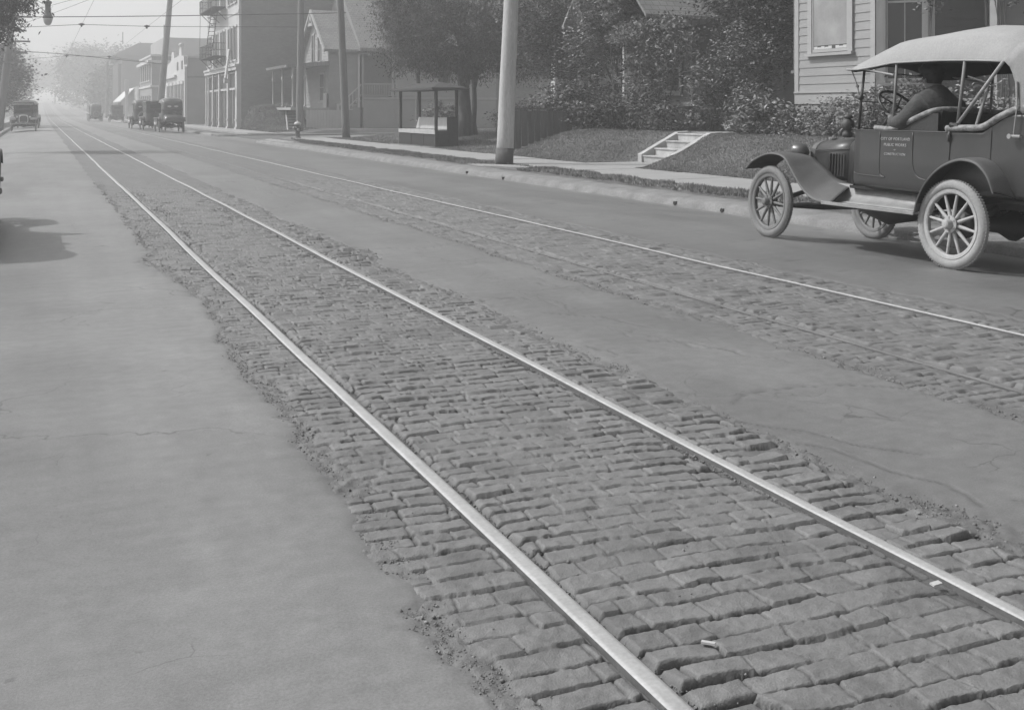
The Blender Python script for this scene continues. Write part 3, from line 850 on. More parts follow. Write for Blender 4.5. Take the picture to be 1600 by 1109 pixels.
# ------------------------------------------------------------------ vintage cars
def make_wheel(parent, c, side, tyre_m, spoke_m, steer=0.0, simple=False, Rr=0.338, rr_=0.043):
    """c = hub centre in car space, side -1 left / +1 right"""
    hub = MB()
    s = side
    hub.lathe([(0.001, -0.05), (0.06, -0.05), (0.062, 0.02), (0.075, 0.022), (0.075, 0.034), (0.045, 0.036), (0.043, 0.06), (0.036, 0.085), (0.025, 0.092), (0.001, 0.094)], (0, 0, 0), 'X', 20)
    for k in range(6):
        a = R(60 * k + 15)
        hub.lathe([(0.001, 0.03), (0.007, 0.03), (0.007, 0.044), (0.001, 0.045)], (0, 0.06 * math.cos(a), 0.06 * math.sin(a)), 'X', 6)
    if s < 0: hub.v = [(-v[0], v[1], v[2]) for v in hub.v]
    h = hub.build("wheel", spoke_m, parent, smooth=False)
    h.location = c
    h.rotation_euler = (random.uniform(0, 0.5), 0, steer)
    ty = MB()
    n = 18 if not simple else 10
    prof = []
    for k in range(n):
        a = 2 * math.pi * k / n
        r = Rr + rr_ * 1.04 * math.cos(a); hx = rr_ * 0.95 * math.sin(a)
        prof.append((r, hx))
    ty.lathe(prof, (0, 0, 0), 'X', 56 if not simple else 28, closed=True)
    ty.build("tyre", tyre_m, h, smooth=True)
    if not simple:
        td = MB()
        for k in range(84):
            a = 2 * math.pi * k / 84
            for q in (-1, 1):
                r = Rr + rr_ * 0.98
                td.box((q * 0.012, r * math.cos(a), r * math.sin(a)), (0.014, 0.012, 0.010), rx=a)
        td.build("tread", tyre_m, h)
    rim = MB()
    rim.lathe([(0.272, -0.026), (0.298, -0.030), (0.303, -0.018), (0.303, 0.018), (0.298, 0.030), (0.272, 0.026), (0.262, 0.018), (0.262, -0.018)], (0, 0, 0), 'X', 56 if not simple else 28, closed=True)
    rim.build("rim", spoke_m, h, smooth=False)
    sp = MB()
    for k in range(12):
        a = R(30 * k)
        sp.tube([(0, 0.055 * math.cos(a), 0.055 * math.sin(a)), (0, 0.12 * math.cos(a), 0.12 * math.sin(a)), (0, 0.268 * math.cos(a), 0.268 * math.sin(a))],
                [0.017, 0.0165, 0.0115], 8 if not simple else 5, cap=False)
    sp.build("spokes", spoke_m, h, smooth=True)
    return h

def spline(pts, n):
    """Catmull-Rom through points of any dimension"""
    P = [np.array(p, float) for p in pts]
    P = [2 * P[0] - P[1]] + P + [2 * P[-1] - P[-2]]
    out = []
    for i in range(1, len(P) - 2):
        for k in range(n):
            t = k / n
            out.append(0.5 * ((2 * P[i]) + (-P[i - 1] + P[i + 1]) * t + (2 * P[i - 1] - 5 * P[i] + 4 * P[i + 1] - P[i + 2]) * t * t + (-P[i - 1] + 3 * P[i] - 3 * P[i + 1] + P[i + 2]) * t ** 3))
    out.append(P[-2])
    return out

def fender(parent, outer, inner, xo, xi, side, m, lip=0.03, name="fender", crown_=0.03):
    """outer/inner: matching (u,z) curves for the two edges"""
    o = spline(outer, 6); i_ = spline(inner, 6)
    secs = []
    N = 8
    for a, b in zip(o, i_):
        g = [(side * (xo + 0.004), a[0], a[1] - lip)]
        g.append((side * (xo + 0.006), a[0], a[1] - lip * 0.5))
        for k in range(N + 1):
            f = k / N
            x = xo + (xi - xo) * f
            u = a[0] + (b[0] - a[0]) * f
            z = a[1] + (b[1] - a[1]) * f + crown_ * math.sin(math.pi * min(1, f * 1.0)) * (1 - 0.4 * f)
            g.append((side * x, u, z))
        secs.append(g)
    mb = MB(); mb.loft(secs)
    ob = mb.build(name, m, parent, smooth=True, solid=0.006)
    ln_ = MB(); ln_.loft([[(q[0] * 0.995, q[1], q[2] - 0.010) for q in g[2:]] for g in secs]); ln_.build('underside_shade', M_lining_shade, ob, smooth=True)  # black sheet under the fender that paints in its underside shadow
    bd = MB(); bd.tube([(s[0][0], s[0][1], s[0][2]) for s in secs], 0.007, 6)
    bd.build("beading", m, ob)
    return ob

def side_mirror(mb):
    mb.v = mb.v + [(-v[0], v[1], v[2]) for v in mb.v]
    n = len(mb.v) // 2
    mb.f = mb.f + [tuple(reversed([i + n for i in f])) for f in mb.f]
    return mb

def body_half(u):
    P = [(-0.98, 0.02), (-0.96, 0.30), (-0.90, 0.45), (-0.78, 0.55), (-0.60, 0.595), (-0.35, 0.61), (0.1, 0.61), (1.0, 0.60), (1.2, 0.585), (1.46, 0.53), (1.62, 0.44), (1.86, 0.31)]
    for a, b in zip(P[:-1], P[1:]):
        if a[0] <= u <= b[0]:
            return a[1] + (b[1] - a[1]) * (u - a[0]) / (b[0] - a[0])
    return P[-1][1] if u > P[-1][0] else 0.02

def car_body(parent, m, inner_m, detailed=True, opentop=True):
    us = [-0.98, -0.96, -0.92, -0.86, -0.78, -0.68, -0.58, -0.50, -0.42, -0.34, -0.2, 0.0, 0.16, 0.4, 0.7, 1.0, 1.2, 1.34, 1.46]
    def topz(u):
        if u < -0.5: return 1.33
        if u < -0.2: return 1.20 + 0.13 * float(sstep(-0.2, -0.5, np.array(u)))
        return 1.175
    mb = MB()
    for side in (-1, 1):
        secs = []
        for u in us:
            h = body_half(u); t = topz(u)
            zb = 0.63 if u > -0.3 else 0.63 + 0.02 * abs(u)
            sec = []
            for f, off in ((0, -0.035), (0.04, -0.012), (0.12, 0.0), (0.5, 0.004), (0.9, 0.0), (0.97, 0.004), (1.0, 0.006)):
                sec.append((side * (h + off), u, zb + (t - zb) * f))
            secs.append(sec)
        mb.loft(secs)
    b = mb.build("body", m, parent, smooth=True, solid=0.02)
    # floor
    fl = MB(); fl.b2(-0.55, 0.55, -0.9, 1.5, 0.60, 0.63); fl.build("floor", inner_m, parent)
    return b

def make_tourer(label, loc, rz, detail=2, paint=None, top="up", top_m=None, tyre=None, front_spoke=None, rear_spoke=None,
                spare=False, rear_tyre=None, windows=False, closed=False, bumper=False, group=None, name="touring_car", roll=0.0, slats=True):
    paint = paint or M_carpaint; top_m = top_m or M_carpaint
    tyre = tyre or M_tyre; rear_tyre = rear_tyre or tyre
    front_spoke = front_spoke or M_spoke; rear_spoke = rear_spoke or front_spoke
    root = empty(name, loc, rz, label=label, cat="car")
    root.rotation_euler = (0, roll, rz)
    if group: root["group"] = group
    simple = detail < 2
    T = 0.715
    for sd in (-1, 1):
        make_wheel(root, (sd * T, 0, 0.38), sd, rear_tyre if sd < 0 or simple else tyre, rear_spoke if sd < 0 or simple else front_spoke, simple=simple)
        make_wheel(root, (sd * T, 2.54, 0.38), sd, tyre, front_spoke, steer=R(-2) if not simple else 0, simple=simple)
    for sd in (-1, 1):
        fender(root, [(2.88, .72), (2.76, .815), (2.50, .90), (2.24, .875), (2.08, .73), (1.92, .575), (1.73, .475), (1.46, .452)],
               [(2.90, .73), (2.77, .825), (2.51, .905), (2.27, .885), (2.13, .83), (1.99, .76), (1.85, .68), (1.60, .63)], 0.80, 0.42, sd, paint, name="front_fender", crown_=0.012, lip=0.012)
        fender(root, [(.36, .452), (.335, .56), (.265, .70), (.15, .82), (.02, .90), (-.14, .945), (-.31, .92), (-.43, .82), (-.50, .69)],
               [(.38, .50), (.345, .60), (.27, .73), (.15, .84), (.02, .92), (-.14, .96), (-.32, .93), (-.46, .80), (-.54, .62)], 0.80, 0.50, sd, paint, name="rear_fender", crown_=0.012, lip=0.014)
        # inner skirt of the rear fender, running board, apron
        mb = MB()
        pts = [(.38, .47), (.345, .60), (.27, .73), (.15, .84), (.02, .92), (-.14, .96), (-.32, .93), (-.46, .80), (-.52, .63)]
        mb.prism(pts, sd * 0.505, sd * 0.52, 'X')
        mb.build("fender_skirt", M_lining_shade, root)
        rb = MB(); rb.b2(sd * 0.81, sd * 0.50, 0.36, 1.56, 0.432, 0.452)
        rb.b2(sd * 0.815, sd * 0.805, 0.36, 1.60, 0.425, 0.458)
        rb.build("running_board", M_apron if detail == 2 else paint, root, bevel=0.004)
        ap = MB(); ap.loft([[(sd * 0.66, u, 0.455), (sd * 0.56, u, 0.47), (sd * 0.50, u, 0.52), (sd * 0.485, u, 0.635)] for u in (0.36, 0.8, 1.2, 1.6, 1.85)])
        ap.build("splash_apron", M_apron if detail == 2 else paint, root, smooth=True, solid=0.004)
    # radiator, bonnet, scuttle
    def arch(h, zt, zb, u, n=12, sq=0.75):
        g = [(-h, u, zb)]
        for k in range(n + 1):
            a = math.pi - math.pi * k / n
            cx, sx_ = math.cos(a), math.sin(a)
            g.append((h * (abs(cx) ** sq) * (1 if cx > 0 else -1), u, zt - 0.16 + 0.16 * (abs(sx_) ** sq)))
        g.append((h, u, zb))
        return g
    rd = MB(); rd.loft([arch(.265, 1.065, .56, 2.47), arch(.275, 1.075, .56, 2.46), arch(.275, 1.075, .56, 2.39), arch(.262, 1.06, .56, 2.38)], cap=True)
    rad = rd.build("radiator", M_chrome if simple and bumper else paint, root, smooth=False, bevel=0.006)
    co_ = MB(); co_.prism([(-.225, .6), (.225, .6), (.225, .93), (.12, 1.0), (-.12, 1.0), (-.225, .93)], 2.465, 2.478, 'Y'); co_.build("radiator_core", M_iron, rad)
    cp = MB(); cp.lathe([(0.001, 1.06), (0.03, 1.06), (0.03, 1.085), (0.045, 1.09), (0.045, 1.105), (0.012, 1.11), (0.012, 1.125), (0.001, 1.13)], (0, 2.43, 0), 'Z', 12)
    cp.build("radiator_cap", M_apron, rad, smooth=False)
    hd = MB(); hd.loft([arch(.268, 1.068, .63, 2.38), arch(.285, 1.09, .63, 2.1), arch(.305, 1.115, .63, 1.80)])
    hood = hd.build("hood", M_cardoor if detail == 2 else paint, root, smooth=True, solid=0.006)
    if detail == 2:
        for sd in (-1, 1):
            lv = MB()
            for k in range(6):
                u = 1.885 + 0.047 * k
                x = 0.305 - 0.02 * (u - 1.8) / 0.3 + 0.002
                lv.loft([[(sd * (x + 0.0), u - 0.018, z), (sd * (x + 0.014), u - 0.014, z), (sd * (x + 0.012), u + 0.004, z), (sd * x, u + 0.014, z)] for z in (0.70, 0.715, 0.80, 0.915, 0.93)])
            lv.build("louvre", M_cardoor, hood, smooth=False)
            lv = MB()
            for k in range(6):
                u = 1.870 + 0.047 * k
                lv.b2(sd * 0.300, sd * 0.310, u - 0.008, u + 0.006, 0.71, 0.92)
            lv.build("louvre_slot", M_lining_shade, hood)
            for q_ in ([(sd * 0.290, 2.37, 0.955), (sd * 0.312, 1.80, 0.985)], [(sd * 0.283, 2.37, 0.64), (sd * 0.318, 1.80, 0.655)]):
                st = MB(); st.tube(q_, 0.006, 5); st.build("hinge", M_cardoor, hood)
            bt = MB(); bt.box((sd * 0.33, 1.86, 0.645), (0.04, 0.03, 0.03)); bt.build("latch", M_iron, hood)
    sc = MB()
    sc.loft([arch(.310, 1.118, .63, 1.80), arch(.36, 1.13, .63, 1.70), arch(.45, 1.15, .63, 1.58, sq=0.55), arch(.525, 1.172, .63, 1.46, sq=0.4)])
    sc.build("scuttle", M_cardoor if detail == 2 else paint, root, smooth=True, solid=0.008)
    body = car_body(root, M_cardoor if detail == 2 else paint, M_lining_shade)
    # seats
    for (ua, ub, nm) in ((0.45, 0.98, "front_seat"), (-0.55, -0.02, "rear_seat")):
        st = MB(); st.b2(-0.55, 0.55, ua, ub, 0.65, 0.92)
        st.build(nm, M_leather, root, bevel=0.03)
        bk = MB(); bk.box((0, ua - 0.03, 1.14), (1.12 if ua > 0 else 1.08, 0.13, 0.52), rx=R(8)); bk.build("seat_back", M_leather, root, bevel=0.04)
    if detail == 2:
        for sd in (-1, 1):
            ar = MB(); ar.prism([(0.33, 1.17), (0.33, 1.34), (0.42, 1.34), (0.60, 1.27), (0.80, 1.19), (1.05, 1.18)], sd * 0.60, sd * 0.575, 'X')
            ar.build("arm_panel", M_leather, root)
        for sd in (-1, 1):
            rl = MB(); rl.tube(spline([(sd * .60, 1.12, 1.20), (sd * .605, 0.86, 1.20), (sd * .605, .62, 1.285), (sd * .58, .40, 1.365), (sd * .40, .33, 1.385), (0, .33, 1.39)], 8), [0.024] * 12 + [0.026] * 29, 10)
            rl.build("seat_roll", M_roll, root, smooth=True)
            rl = MB(); rl.tube(spline([(sd * .62, .20, 1.205), (sd * .625, .0, 1.212), (sd * .625, -.20, 1.225), (sd * .62, -.38, 1.315), (sd * .60, -.56, 1.385), (sd * .55, -.70, 1.39), (0, -.78, 1.40)], 8), 0.03, 10)
            rl.build("seat_roll", M_roll, root, smooth=True)
            # door outlines and mouldings
            x = sd * 0.612
            dm = MB()
            def line(pts, r=0.0065): dm.tube([(sd * (body_half(p[0]) + 0.013), p[0], p[1]) for p in spline(pts, 5)], r, 6)
            line([(1.04, 1.165), (1.035, 0.95), (1.03, 0.79), (1.00, 0.745), (0.95, 0.735), (1.20, 0.738)][:5])
            line([(0.955, 0.735), (1.15, 0.738), (1.40, 0.745), (1.44, 0.76)])
            line([(0.61, 1.165), (0.605, 0.95), (0.58, 0.82), (0.52, 0.755), (0.42, 0.735)])
            line([(0.16, 1.165), (0.16, 1.05), (0.16, 0.93)], 0.008)
            line([(-0.29, 1.23), (-0.29, 1.05), (-0.29, 0.90)])
            line([(1.45, 1.172), (1.0, 1.172), (0.5, 1.172), (0.17, 1.172)], 0.008)
            dm.build("moulding", M_cardoor, root, smooth=True)
            ho = MB(); ho.tube([(sd * .622, .16, 1.19), (sd * .64, .16, 1.14), (sd * .632, .165, 1.09)], [0.014, 0.016, 0.010], 8)
            ho.build("door_handle", M_iron, root, smooth=True)
        # lettering on the left side
        tx_ = [("CITY OF PORTLAND", 1.085, 0.030), ("PUBLIC WORKS", 1.030, 0.030), ("-o-", 0.990, 0.022), ("CONSTRUCTION", 0.945, 0.026)]
        for k, (s_, z_, h_) in enumerate(tx_):
            cu = bpy.data.curves.new("lettering", 'FONT')
            cu.body = s_; cu.size = h_ * 1.25; cu.align_x = 'CENTER'; cu.extrude = 0.0008; cu.space_character = 1.12
            to = bpy.data.objects.new("tmp", cu); COL.objects.link(to)
            dg = bpy.context.evaluated_depsgraph_get()
            me = bpy.data.meshes.new_from_object(to.evaluated_get(dg))
            bpy.data.objects.remove(to)
            me.materials.clear(); me.materials.append(M_letter)
            lo = bpy.data.objects.new("lettering", me); COL.objects.link(lo); lo.parent = root
            lo.location = (-0.6235, 0.825, z_); lo.rotation_euler = (R(90), 0, R(-90))
    # frame, axles, springs
    ch = MB()
    for sd in (-1, 1):
        ch.b2(sd * 0.30, sd * 0.34, -0.55, 2.45, 0.53, 0.60)
        ch.tube([(sd * 0.62, 2.50, 0.36), (sd * 0.30, 1.9, 0.42), (sd * 0.05, 1.35, 0.44)], 0.013, 6)
        ch.tube([(sd * 0.60, 0.03, 0.33), (sd * 0.30, 0.7, 0.40), (sd * 0.05, 1.35, 0.44)], 0.013, 6)
    ch.build("chassis_frame", M_iron, root)
    ax = MB()
    ax.tube([(-0.68, 2.54, 0.38), (-0.60, 2.54, 0.35), (0, 2.54, 0.33), (0.60, 2.54, 0.35), (0.68, 2.54, 0.38)], 0.024, 8)
    ax.tube(spline([(-0.55, 2.50, 0.42), (-0.3, 2.50, 0.50), (0, 2.50, 0.56), (0.3, 2.50, 0.50), (0.55, 2.50, 0.42)], 5), 0.028, 6)
    ax.tube([(-0.60, 2.40, 0.36), (0.60, 2.40, 0.36)], 0.012, 6)
    for sd in (-1, 1): ax.lathe([(0.001, -0.05), (0.05, -0.05), (0.06, 0.0), (0.001, 0.01)], (sd * 0.66, 2.54, 0.38), 'X', 10)
    ax.build("front_axle", M_iron, root, smooth=True)
    ra = MB()
    ra.tube([(-0.66, 0, 0.38), (-0.5, 0, 0.38), (-0.16, 0, 0.38), (0, 0, 0.38), (0.16, 0, 0.38), (0.5, 0, 0.38), (0.66, 0, 0.38)], [0.035, 0.04, 0.07, 0.14, 0.07, 0.04, 0.035], 12)
    for sd in (-1, 1): ra.lathe([(0.001, -0.04), (0.12, -0.04), (0.12, 0.04), (0.001, 0.05)], (sd * 0.60, 0, 0.38), 'X', 16)
    ra.tube(spline([(-0.58, -0.10, 0.42), (-0.3, -0.12, 0.55), (0, -0.12, 0.66), (0.3, -0.12, 0.55), (0.58, -0.10, 0.42)], 5), 0.03, 6)
    ra.build("rear_axle", M_iron, root, smooth=True)
    ex = MB(); ex.lathe([(0.001, 0.3), (0.07, 0.3), (0.07, 0.8), (0.001, 0.8)], (0.18, 0, 0.47), 'Y', 12); ex.tube([(0.18, 0.3, 0.47), (0.18, -0.4, 0.45)], 0.022, 8)
    ex.tube([(0, 1.9, 0.50), (0, 1.5, 0.42), (0, 1.0, 0.44)], [0.16, 0.18, 0.10], 10)
    ex.build("exhaust", M_iron, root, smooth=True)
    # lamps
    for sd in (-1, 1):
        hl = MB(); hl.lathe([(0.001, 2.40), (0.05, 2.41), (0.085, 2.46), (0.10, 2.52), (0.105, 2.545), (0.10, 2.55)], (sd * 0.38, 0, 0.93), 'Y', 18)
        hl.tube([(sd * 0.38, 2.47, 0.84), (sd * 0.36, 2.46, 0.66)], 0.014, 6)
        o = hl.build("headlight", M_carpaint, root, smooth=True)
        gl = MB(); gl.lathe([(0.001, 2.555), (0.05, 2.553), (0.098, 2.545), (0.001, 2.544)], (sd * 0.38, 0, 0.93), 'Y', 18); gl.build("lens", M_chrome, o, smooth=True)
        if detail == 2:
            cl = MB()
            c = (sd * 0.47, 1.66, 0)
            cl.lathe([(0.001, 1.10), (0.036, 1.10), (0.05, 1.115), (0.05, 1.145), (0.034, 1.165), (0.042, 1.18), (0.062, 1.195), (0.066, 1.23), (0.060, 1.262), (0.040, 1.28), (0.030, 1.29), (0.046, 1.297), (0.046, 1.312), (0.030, 1.33), (0.001, 1.335)], c, 'Z', 18)
            cl.tube([(c[0], c[1], 1.2), (c[0] - sd * 0.0, 1.58, 1.19), (sd * 0.46, 1.50, 1.17)], 0.008, 6)
            o = cl.build("side_lamp", M_iron, root, smooth=True)
            lz = MB(); lz.lathe([(0.001, 0.0), (0.036, 0.0), (0.040, 0.012), (0.034, 0.02), (0.001, 0.022)], (c[0], c[1] + 0.056, 1.228), 'Y', 14); lz.build("lens", M_glass, o)
    dp = MB(); dp.b2(-0.50, 0.50, 1.40, 1.43, 0.64, 1.15); dp.build("dashboard", M_leather, root)
    # windscreen
    ws = MB()
    for sd in (-1, 1): ws.tube([(sd * .50, 1.47, 1.12), (sd * .50, 1.45, 1.46), (sd * .50, 1.42, 1.78)], 0.013, 8)
    for z, u in ((1.20, 1.465), (1.465, 1.45), (1.76, 1.422)): ws.tube([(-.5, u, z), (.5, u, z)], 0.006, 6)
    if detail == 2:
        for sd in (-1, 1): ws.lathe([(0.001, -0.02), (0.028, -0.02), (0.028, 0.02), (0.001, 0.025)], (sd * .51, 1.45, 1.50), 'X', 10)
    wsf = ws.build("windscreen_frame", M_iron, root, smooth=True)
    gp = MB(); gp.add([(-.49, 1.463, 1.21), (.49, 1.463, 1.21), (.49, 1.424, 1.75), (-.49, 1.424, 1.75)], [(0, 1, 2, 3)])
    gp.build("windscreen_glass", M_clear, wsf, solid=0.004)
    # steering
    if detail == 2:
        sw = MB(); cs = Vector((-0.33, 1.13, 1.42))
        M3 = Matrix.Rotation(R(48), 4, 'X')
        ring = [cs + (M3 @ Vector((0.20 * math.cos(a), 0.20 * math.sin(a), 0))) for a in [2 * math.pi * k / 32 for k in range(33)]]
        sw.tube(ring, 0.014, 8)
        for k in range(4):
            a = R(45 + 90 * k); sw.tube([cs, cs + (M3 @ Vector((0.19 * math.cos(a), 0.19 * math.sin(a), 0)))], 0.008, 6)
        swo = sw.build("steering_wheel", M_leather, root, smooth=True)
        sc_ = MB(); sc_.tube([cs, (-0.30, 1.62, 0.95)], 0.018, 8); sc_.build("steering_column", M_iron, swo)
    # folding top
    if top == "up":
        tp = MB(); secs = []
        stations = [(1.56, 1.775, 1.86, .60), (1.50, 1.77, 1.89, .615), (1.38, 1.765, 1.945, .62), (1.15, 1.785, 2.025, .625), (0.92, 1.81, 2.095, .63), (0.86, 1.812, 2.10, .63), (0.6, 1.812, 2.115, .63),
                    (0.3, 1.81, 2.14, .63), (0.03, 1.80, 2.155, .63), (-0.25, 1.785, 2.13, .63), (-0.40, 1.77, 2.11, .628), (-0.46, 1.83, 2.09, .615), (-0.54, 1.90, 2.06, .58), (-0.66, 1.93, 2.01, .50)]
        NN = 16
        for (u, zl, zc, hw) in stations:
            g = []
            for k in range(NN + 1):
                t = -1 + 2 * k / NN
                if abs(t) > 0.86:
                    f = (abs(t) - 0.86) / 0.14
                    zz = (zc - 0.115) * (1 - f) + zl * f if zc - 0.12 > zl else zl
                    xx = hw * (0.955 + 0.045 * f)
                else:
                    zz = max(zl, zc - 0.115 * (abs(t) / 0.86) ** 2.2)
                    xx = hw * 0.955 * abs(t) / 0.86
                g.append((xx * (1 if t > 0 else -1), u, zz))
            secs.append(g)
        tp.loft(secs)
        to_ = tp.build("canvas_top", top_m, root, smooth=True)
        li = MB(); li.loft([[(p[0] * 0.975, p[1] - 0.012 * (1 if p[1] > 1.4 else 0), p[2] - 0.022) for p in g] for g in secs]); li.build("top_lining", M_lining_shade, to_, smooth=True)
        vb = MB()
        for sd in (-1, 1): vb.tube([(sd * p[3], p[0], p[1]) for p in stations[:11]], 0.008, 6)
        vb.tube([(p[0], p[1], p[2]) for p in secs[0]], 0.012, 6)
        vb.build("top_hem", top_m, to_, smooth=True)
        # back and side curtains: from the roof edge down behind the rear seat
        plan = [(-.628, -.40), (-.625, -.46), (-.62, -.54), (-.61, -.64), (-.59, -.76), (-.53, -.87), (-.40, -.94), (-.2, -.965), (0, -.97)]
        plan = plan + [(-a, b) for a, b in plan[:-1][::-1]]
        def edge_u(f): return None
        bc = MB(); secs = []
        for k, (x, u) in enumerate(plan):
            kk = min(k, len(plan) - 1 - k)
            ztop = [1.775, 1.84, 1.905, 1.94, 1.95, 1.955, 1.965, 1.975, 1.98][kk]
            utop = [-.40, -.45, -.50, -.56, -.62, -.655, -.66, -.662, -.664][kk]
            xs_ = [.628, .62, .60, .575, .55, .50, .40, .2, 0][kk] * (-1 if x < 0 else 1)
            # opening edge curves back towards the seat roll
            ubot = [-.585, -.60, -.64, -.70, -.78, -.88, -.95, -.975, -.98][kk]
            zb = 1.34 if kk > 0 else 1.36
            g = []
            for q in range(9):
                f = q / 8
                bul = math.sin(math.pi * f) * 0.04
                fu = [0, .30, .50, .65, .77, .86, .93, .97, 1][q]
                g.append((xs_ + (x - xs_) * f, utop + (ubot - utop) * (f ** 0.55) - (bul if kk > 3 else 0), ztop + (zb - ztop) * f))
            secs.append(g)
        bc.loft(secs)
        cu_ = bc.build("back_curtain", M_canvasd if detail == 2 else top_m, root, smooth=True, solid=0.008)
        pw = [(-.25, -.02), (.02, .25)]
        for xc_ in (-.20, .20):
            wn = MB(); wn.add([(xc_ + .12 * math.cos(t_), -.972 + .29 * (.055 * math.sin(t_) + .10), 1.60 + .055 * math.sin(t_)) for t_ in [2 * math.pi * k / 16 for k in range(16)]], [tuple(range(16))])
            wn.build("rear_window", M_white if windows else M_glass, cu_, solid=0.012)
        if detail == 2:
            for sd in (-1, 1):
                ps = MB()
                ps.tube([(sd * .612, 0.86, 1.82), (sd * .605, 0.88, 1.21)], 0.013, 8)
                ps.tube([(sd * .62, 0.03, 1.81), (sd * .612, 0.09, 1.23)], 0.015, 8)
                ps.build("top_bow_post", M_post, root, smooth=True)
                ps = MB()
                ps.tube([(sd * .628, -0.39, 1.775), (sd * .622, 0.085, 1.24)], 0.016, 8)
                ps.build("top_brace", M_postl, root, smooth=True)
                ps = MB(); ps.lathe([(0.001, -0.025), (0.03, -0.025), (0.034, 0.0), (0.03, 0.025), (0.001, 0.03)], (sd * .625, 0.085, 1.225), 'X', 12)
                ps.tube([(sd * .60, 0.03, 1.22), (sd * .65, 0.14, 1.24)], 0.02, 8)
                ps.build("bow_socket", M_iron, root)
                ps = MB(); ps.tube([(sd * .56, 1.54, 1.775), (sd * .53, 1.48, 1.62), (sd * .505, 1.46, 1.48)], 0.007, 6)
                ps.tube([(sd * .53, 1.48, 1.62), (sd * .53, 1.478, 1.60)], 0.016, 8)
                ps.build("strap", M_roll, root)
                ps = MB(); ps.tube([(sd * .60, 1.36, 1.775), (sd * .606, 0.90, 1.70)], 0.010, 8); ps.build("top_rod", M_postl, root)
                ps = MB(); ps.tube([(sd * .58, -0.20, 1.58), (sd * .60, -0.10, 1.22)], 0.014, 8); ps.build("folded_bow", M_postl, root)
                ps = MB(); ps.tube([(sd * .61, 0.0, 1.66), (sd * .61, -0.30, 1.57)], 0.008, 6); ps.build("hinge_rod", M_iron, root)
                ps = MB(); ps.tube([(sd * .64, -.54, 1.60), (sd * .645, -.56, 1.40)], 0.012, 6); ps.tube([(sd * .645, -.56, 1.40), (sd * .65, -.54, 1.16)], 0.006, 6)
                ps.tube([(sd * .66, -.50, 1.15), (sd * .66, -.62, 1.15)], 0.014, 8); ps.lathe([(0.001, -0.02), (0.022, -0.02), (0.001, 0.02)], (sd * .66, -.52, 1.15), 'X', 8)
                ps.build("top_saddle", M_postl, root)
            # cross bows under the lining
            for u, z in ((0.86, 1.97), (0.03, 2.0), (-.36, 1.97)):
                ps = MB(); ps.tube([(-.61, u, z - .16), (-.50, u, z - .03), (0, u, z + .02), (.50, u, z - .03), (.61, u, z - .16)], 0.013, 6); ps.build("top_bow", M_lining_shade, root)
    if closed:
        # closed cab: four walls with window openings and a hard roof
        cb = MB()
        for sd in (-1, 1):
            for (a, c_) in ((1.30, 1.46), (0.50, 0.60), (-0.35, -0.25), (-0.80, -0.95)):
                cb.b2(sd * 0.60, sd * 0.57, a, c_, 1.17, 1.86)
            cb.b2(sd * 0.60, sd * 0.57, -0.95, 1.46, 1.78, 1.88)
        cb.b2(-.60, .60, -0.98, -0.95, 1.17, 1.50); cb.b2(-.60, .60, -0.98, -0.95, 1.74, 1.88)
        cb.b2(-.60, -.35, -0.98, -0.95, 1.5, 1.74); cb.b2(.35, .60, -0.98, -0.95, 1.5, 1.74)
        cb.b2(-.60, .60, 1.44, 1.47, 1.76, 1.88)
        cb.build("cab", paint, root, bevel=0.01)
        rf = MB(); rf.loft([[(-.64, u, 1.87), (-.55, u, 1.93), (0, u, 1.97), (.55, u, 1.93), (.64, u, 1.87)] for u in (-1.03, -0.95, 0, 1.0, 1.55, 1.66)])
        rf.build("roof", top_m, root, smooth=True, solid=0.03)
        vs = MB(); vs.box((0, 1.60, 1.76), (1.14, 0.20, 0.02), rx=R(-30)); vs.build("sun_visor", M_white if bumper else paint, root)
        vs = MB(); vs.box((0, 1.685, 1.895), (1.22, 0.03, 0.07)); vs.build("roof_edge", M_white if bumper else paint, root)
        gw = MB()
        for sd in (-1, 1): gw.b2(sd * 0.586, sd * 0.580, -0.95, 1.46, 1.17, 1.78)
        gw.b2(-.35, .35, -0.968, -0.962, 1.5, 1.74)
        gw.build("side_windows", M_glass, root)
    if bumper:
        bm_ = MB(); bm_.tube([(-0.80, 2.98, 0.50), (-0.70, 3.04, 0.50), (0.70, 3.04, 0.50), (0.80, 2.98, 0.50)], 0.03, 8)
        for sd in (-1, 1): bm_.tube([(sd * 0.35, 3.03, 0.50), (sd * 0.32, 2.4, 0.55)], 0.02, 6)
        bm_.build("front_bumper", M_apron, root, smooth=True)
        bm_ = MB(); bm_.tube([(-0.82, -0.95, 0.42), (-0.74, -1.02, 0.42), (0.74, -1.02, 0.42), (0.82, -0.95, 0.42)], 0.03, 8)
        for sd in (-1, 1): bm_.tube([(sd * 0.35, -1.01, 0.42), (sd * 0.32, -0.4, 0.55)], 0.02, 6)
        bm_.build("rear_bumper", M_apron, root, smooth=True)
    if spare:
        sp_ = make_wheel(root, (0.0, -1.10, 0.90), 1, M_tyre if spare == 1 else M_tyred, M_spoke, simple=True)
        sp_.name = "spare_wheel"; sp_.rotation_euler = (0, 0, R(-90))
        br = MB(); br.tube([(0, -0.9, 0.80), (0, -1.08, 0.86)], 0.03, 8); br.build("spare_bracket", M_iron, root)
    tl = MB(); tl.lathe([(0.001, -0.03), (0.04, -0.03), (0.045, 0.02), (0.001, 0.03)], (-0.45, -1.0, 0.72), 'Y', 10); tl.tube([(-0.45, -0.97, 0.72), (-0.40, -0.88, 0.70)], 0.012, 6)
    tl.build("tail_lamp", M_iron, root)
    pl_ = MB(); pl_.b2(-0.36, -0.10, -1.01, -1.003, 0.60, 0.70); pl_.build("number_plate", M_dust, root)
    return root

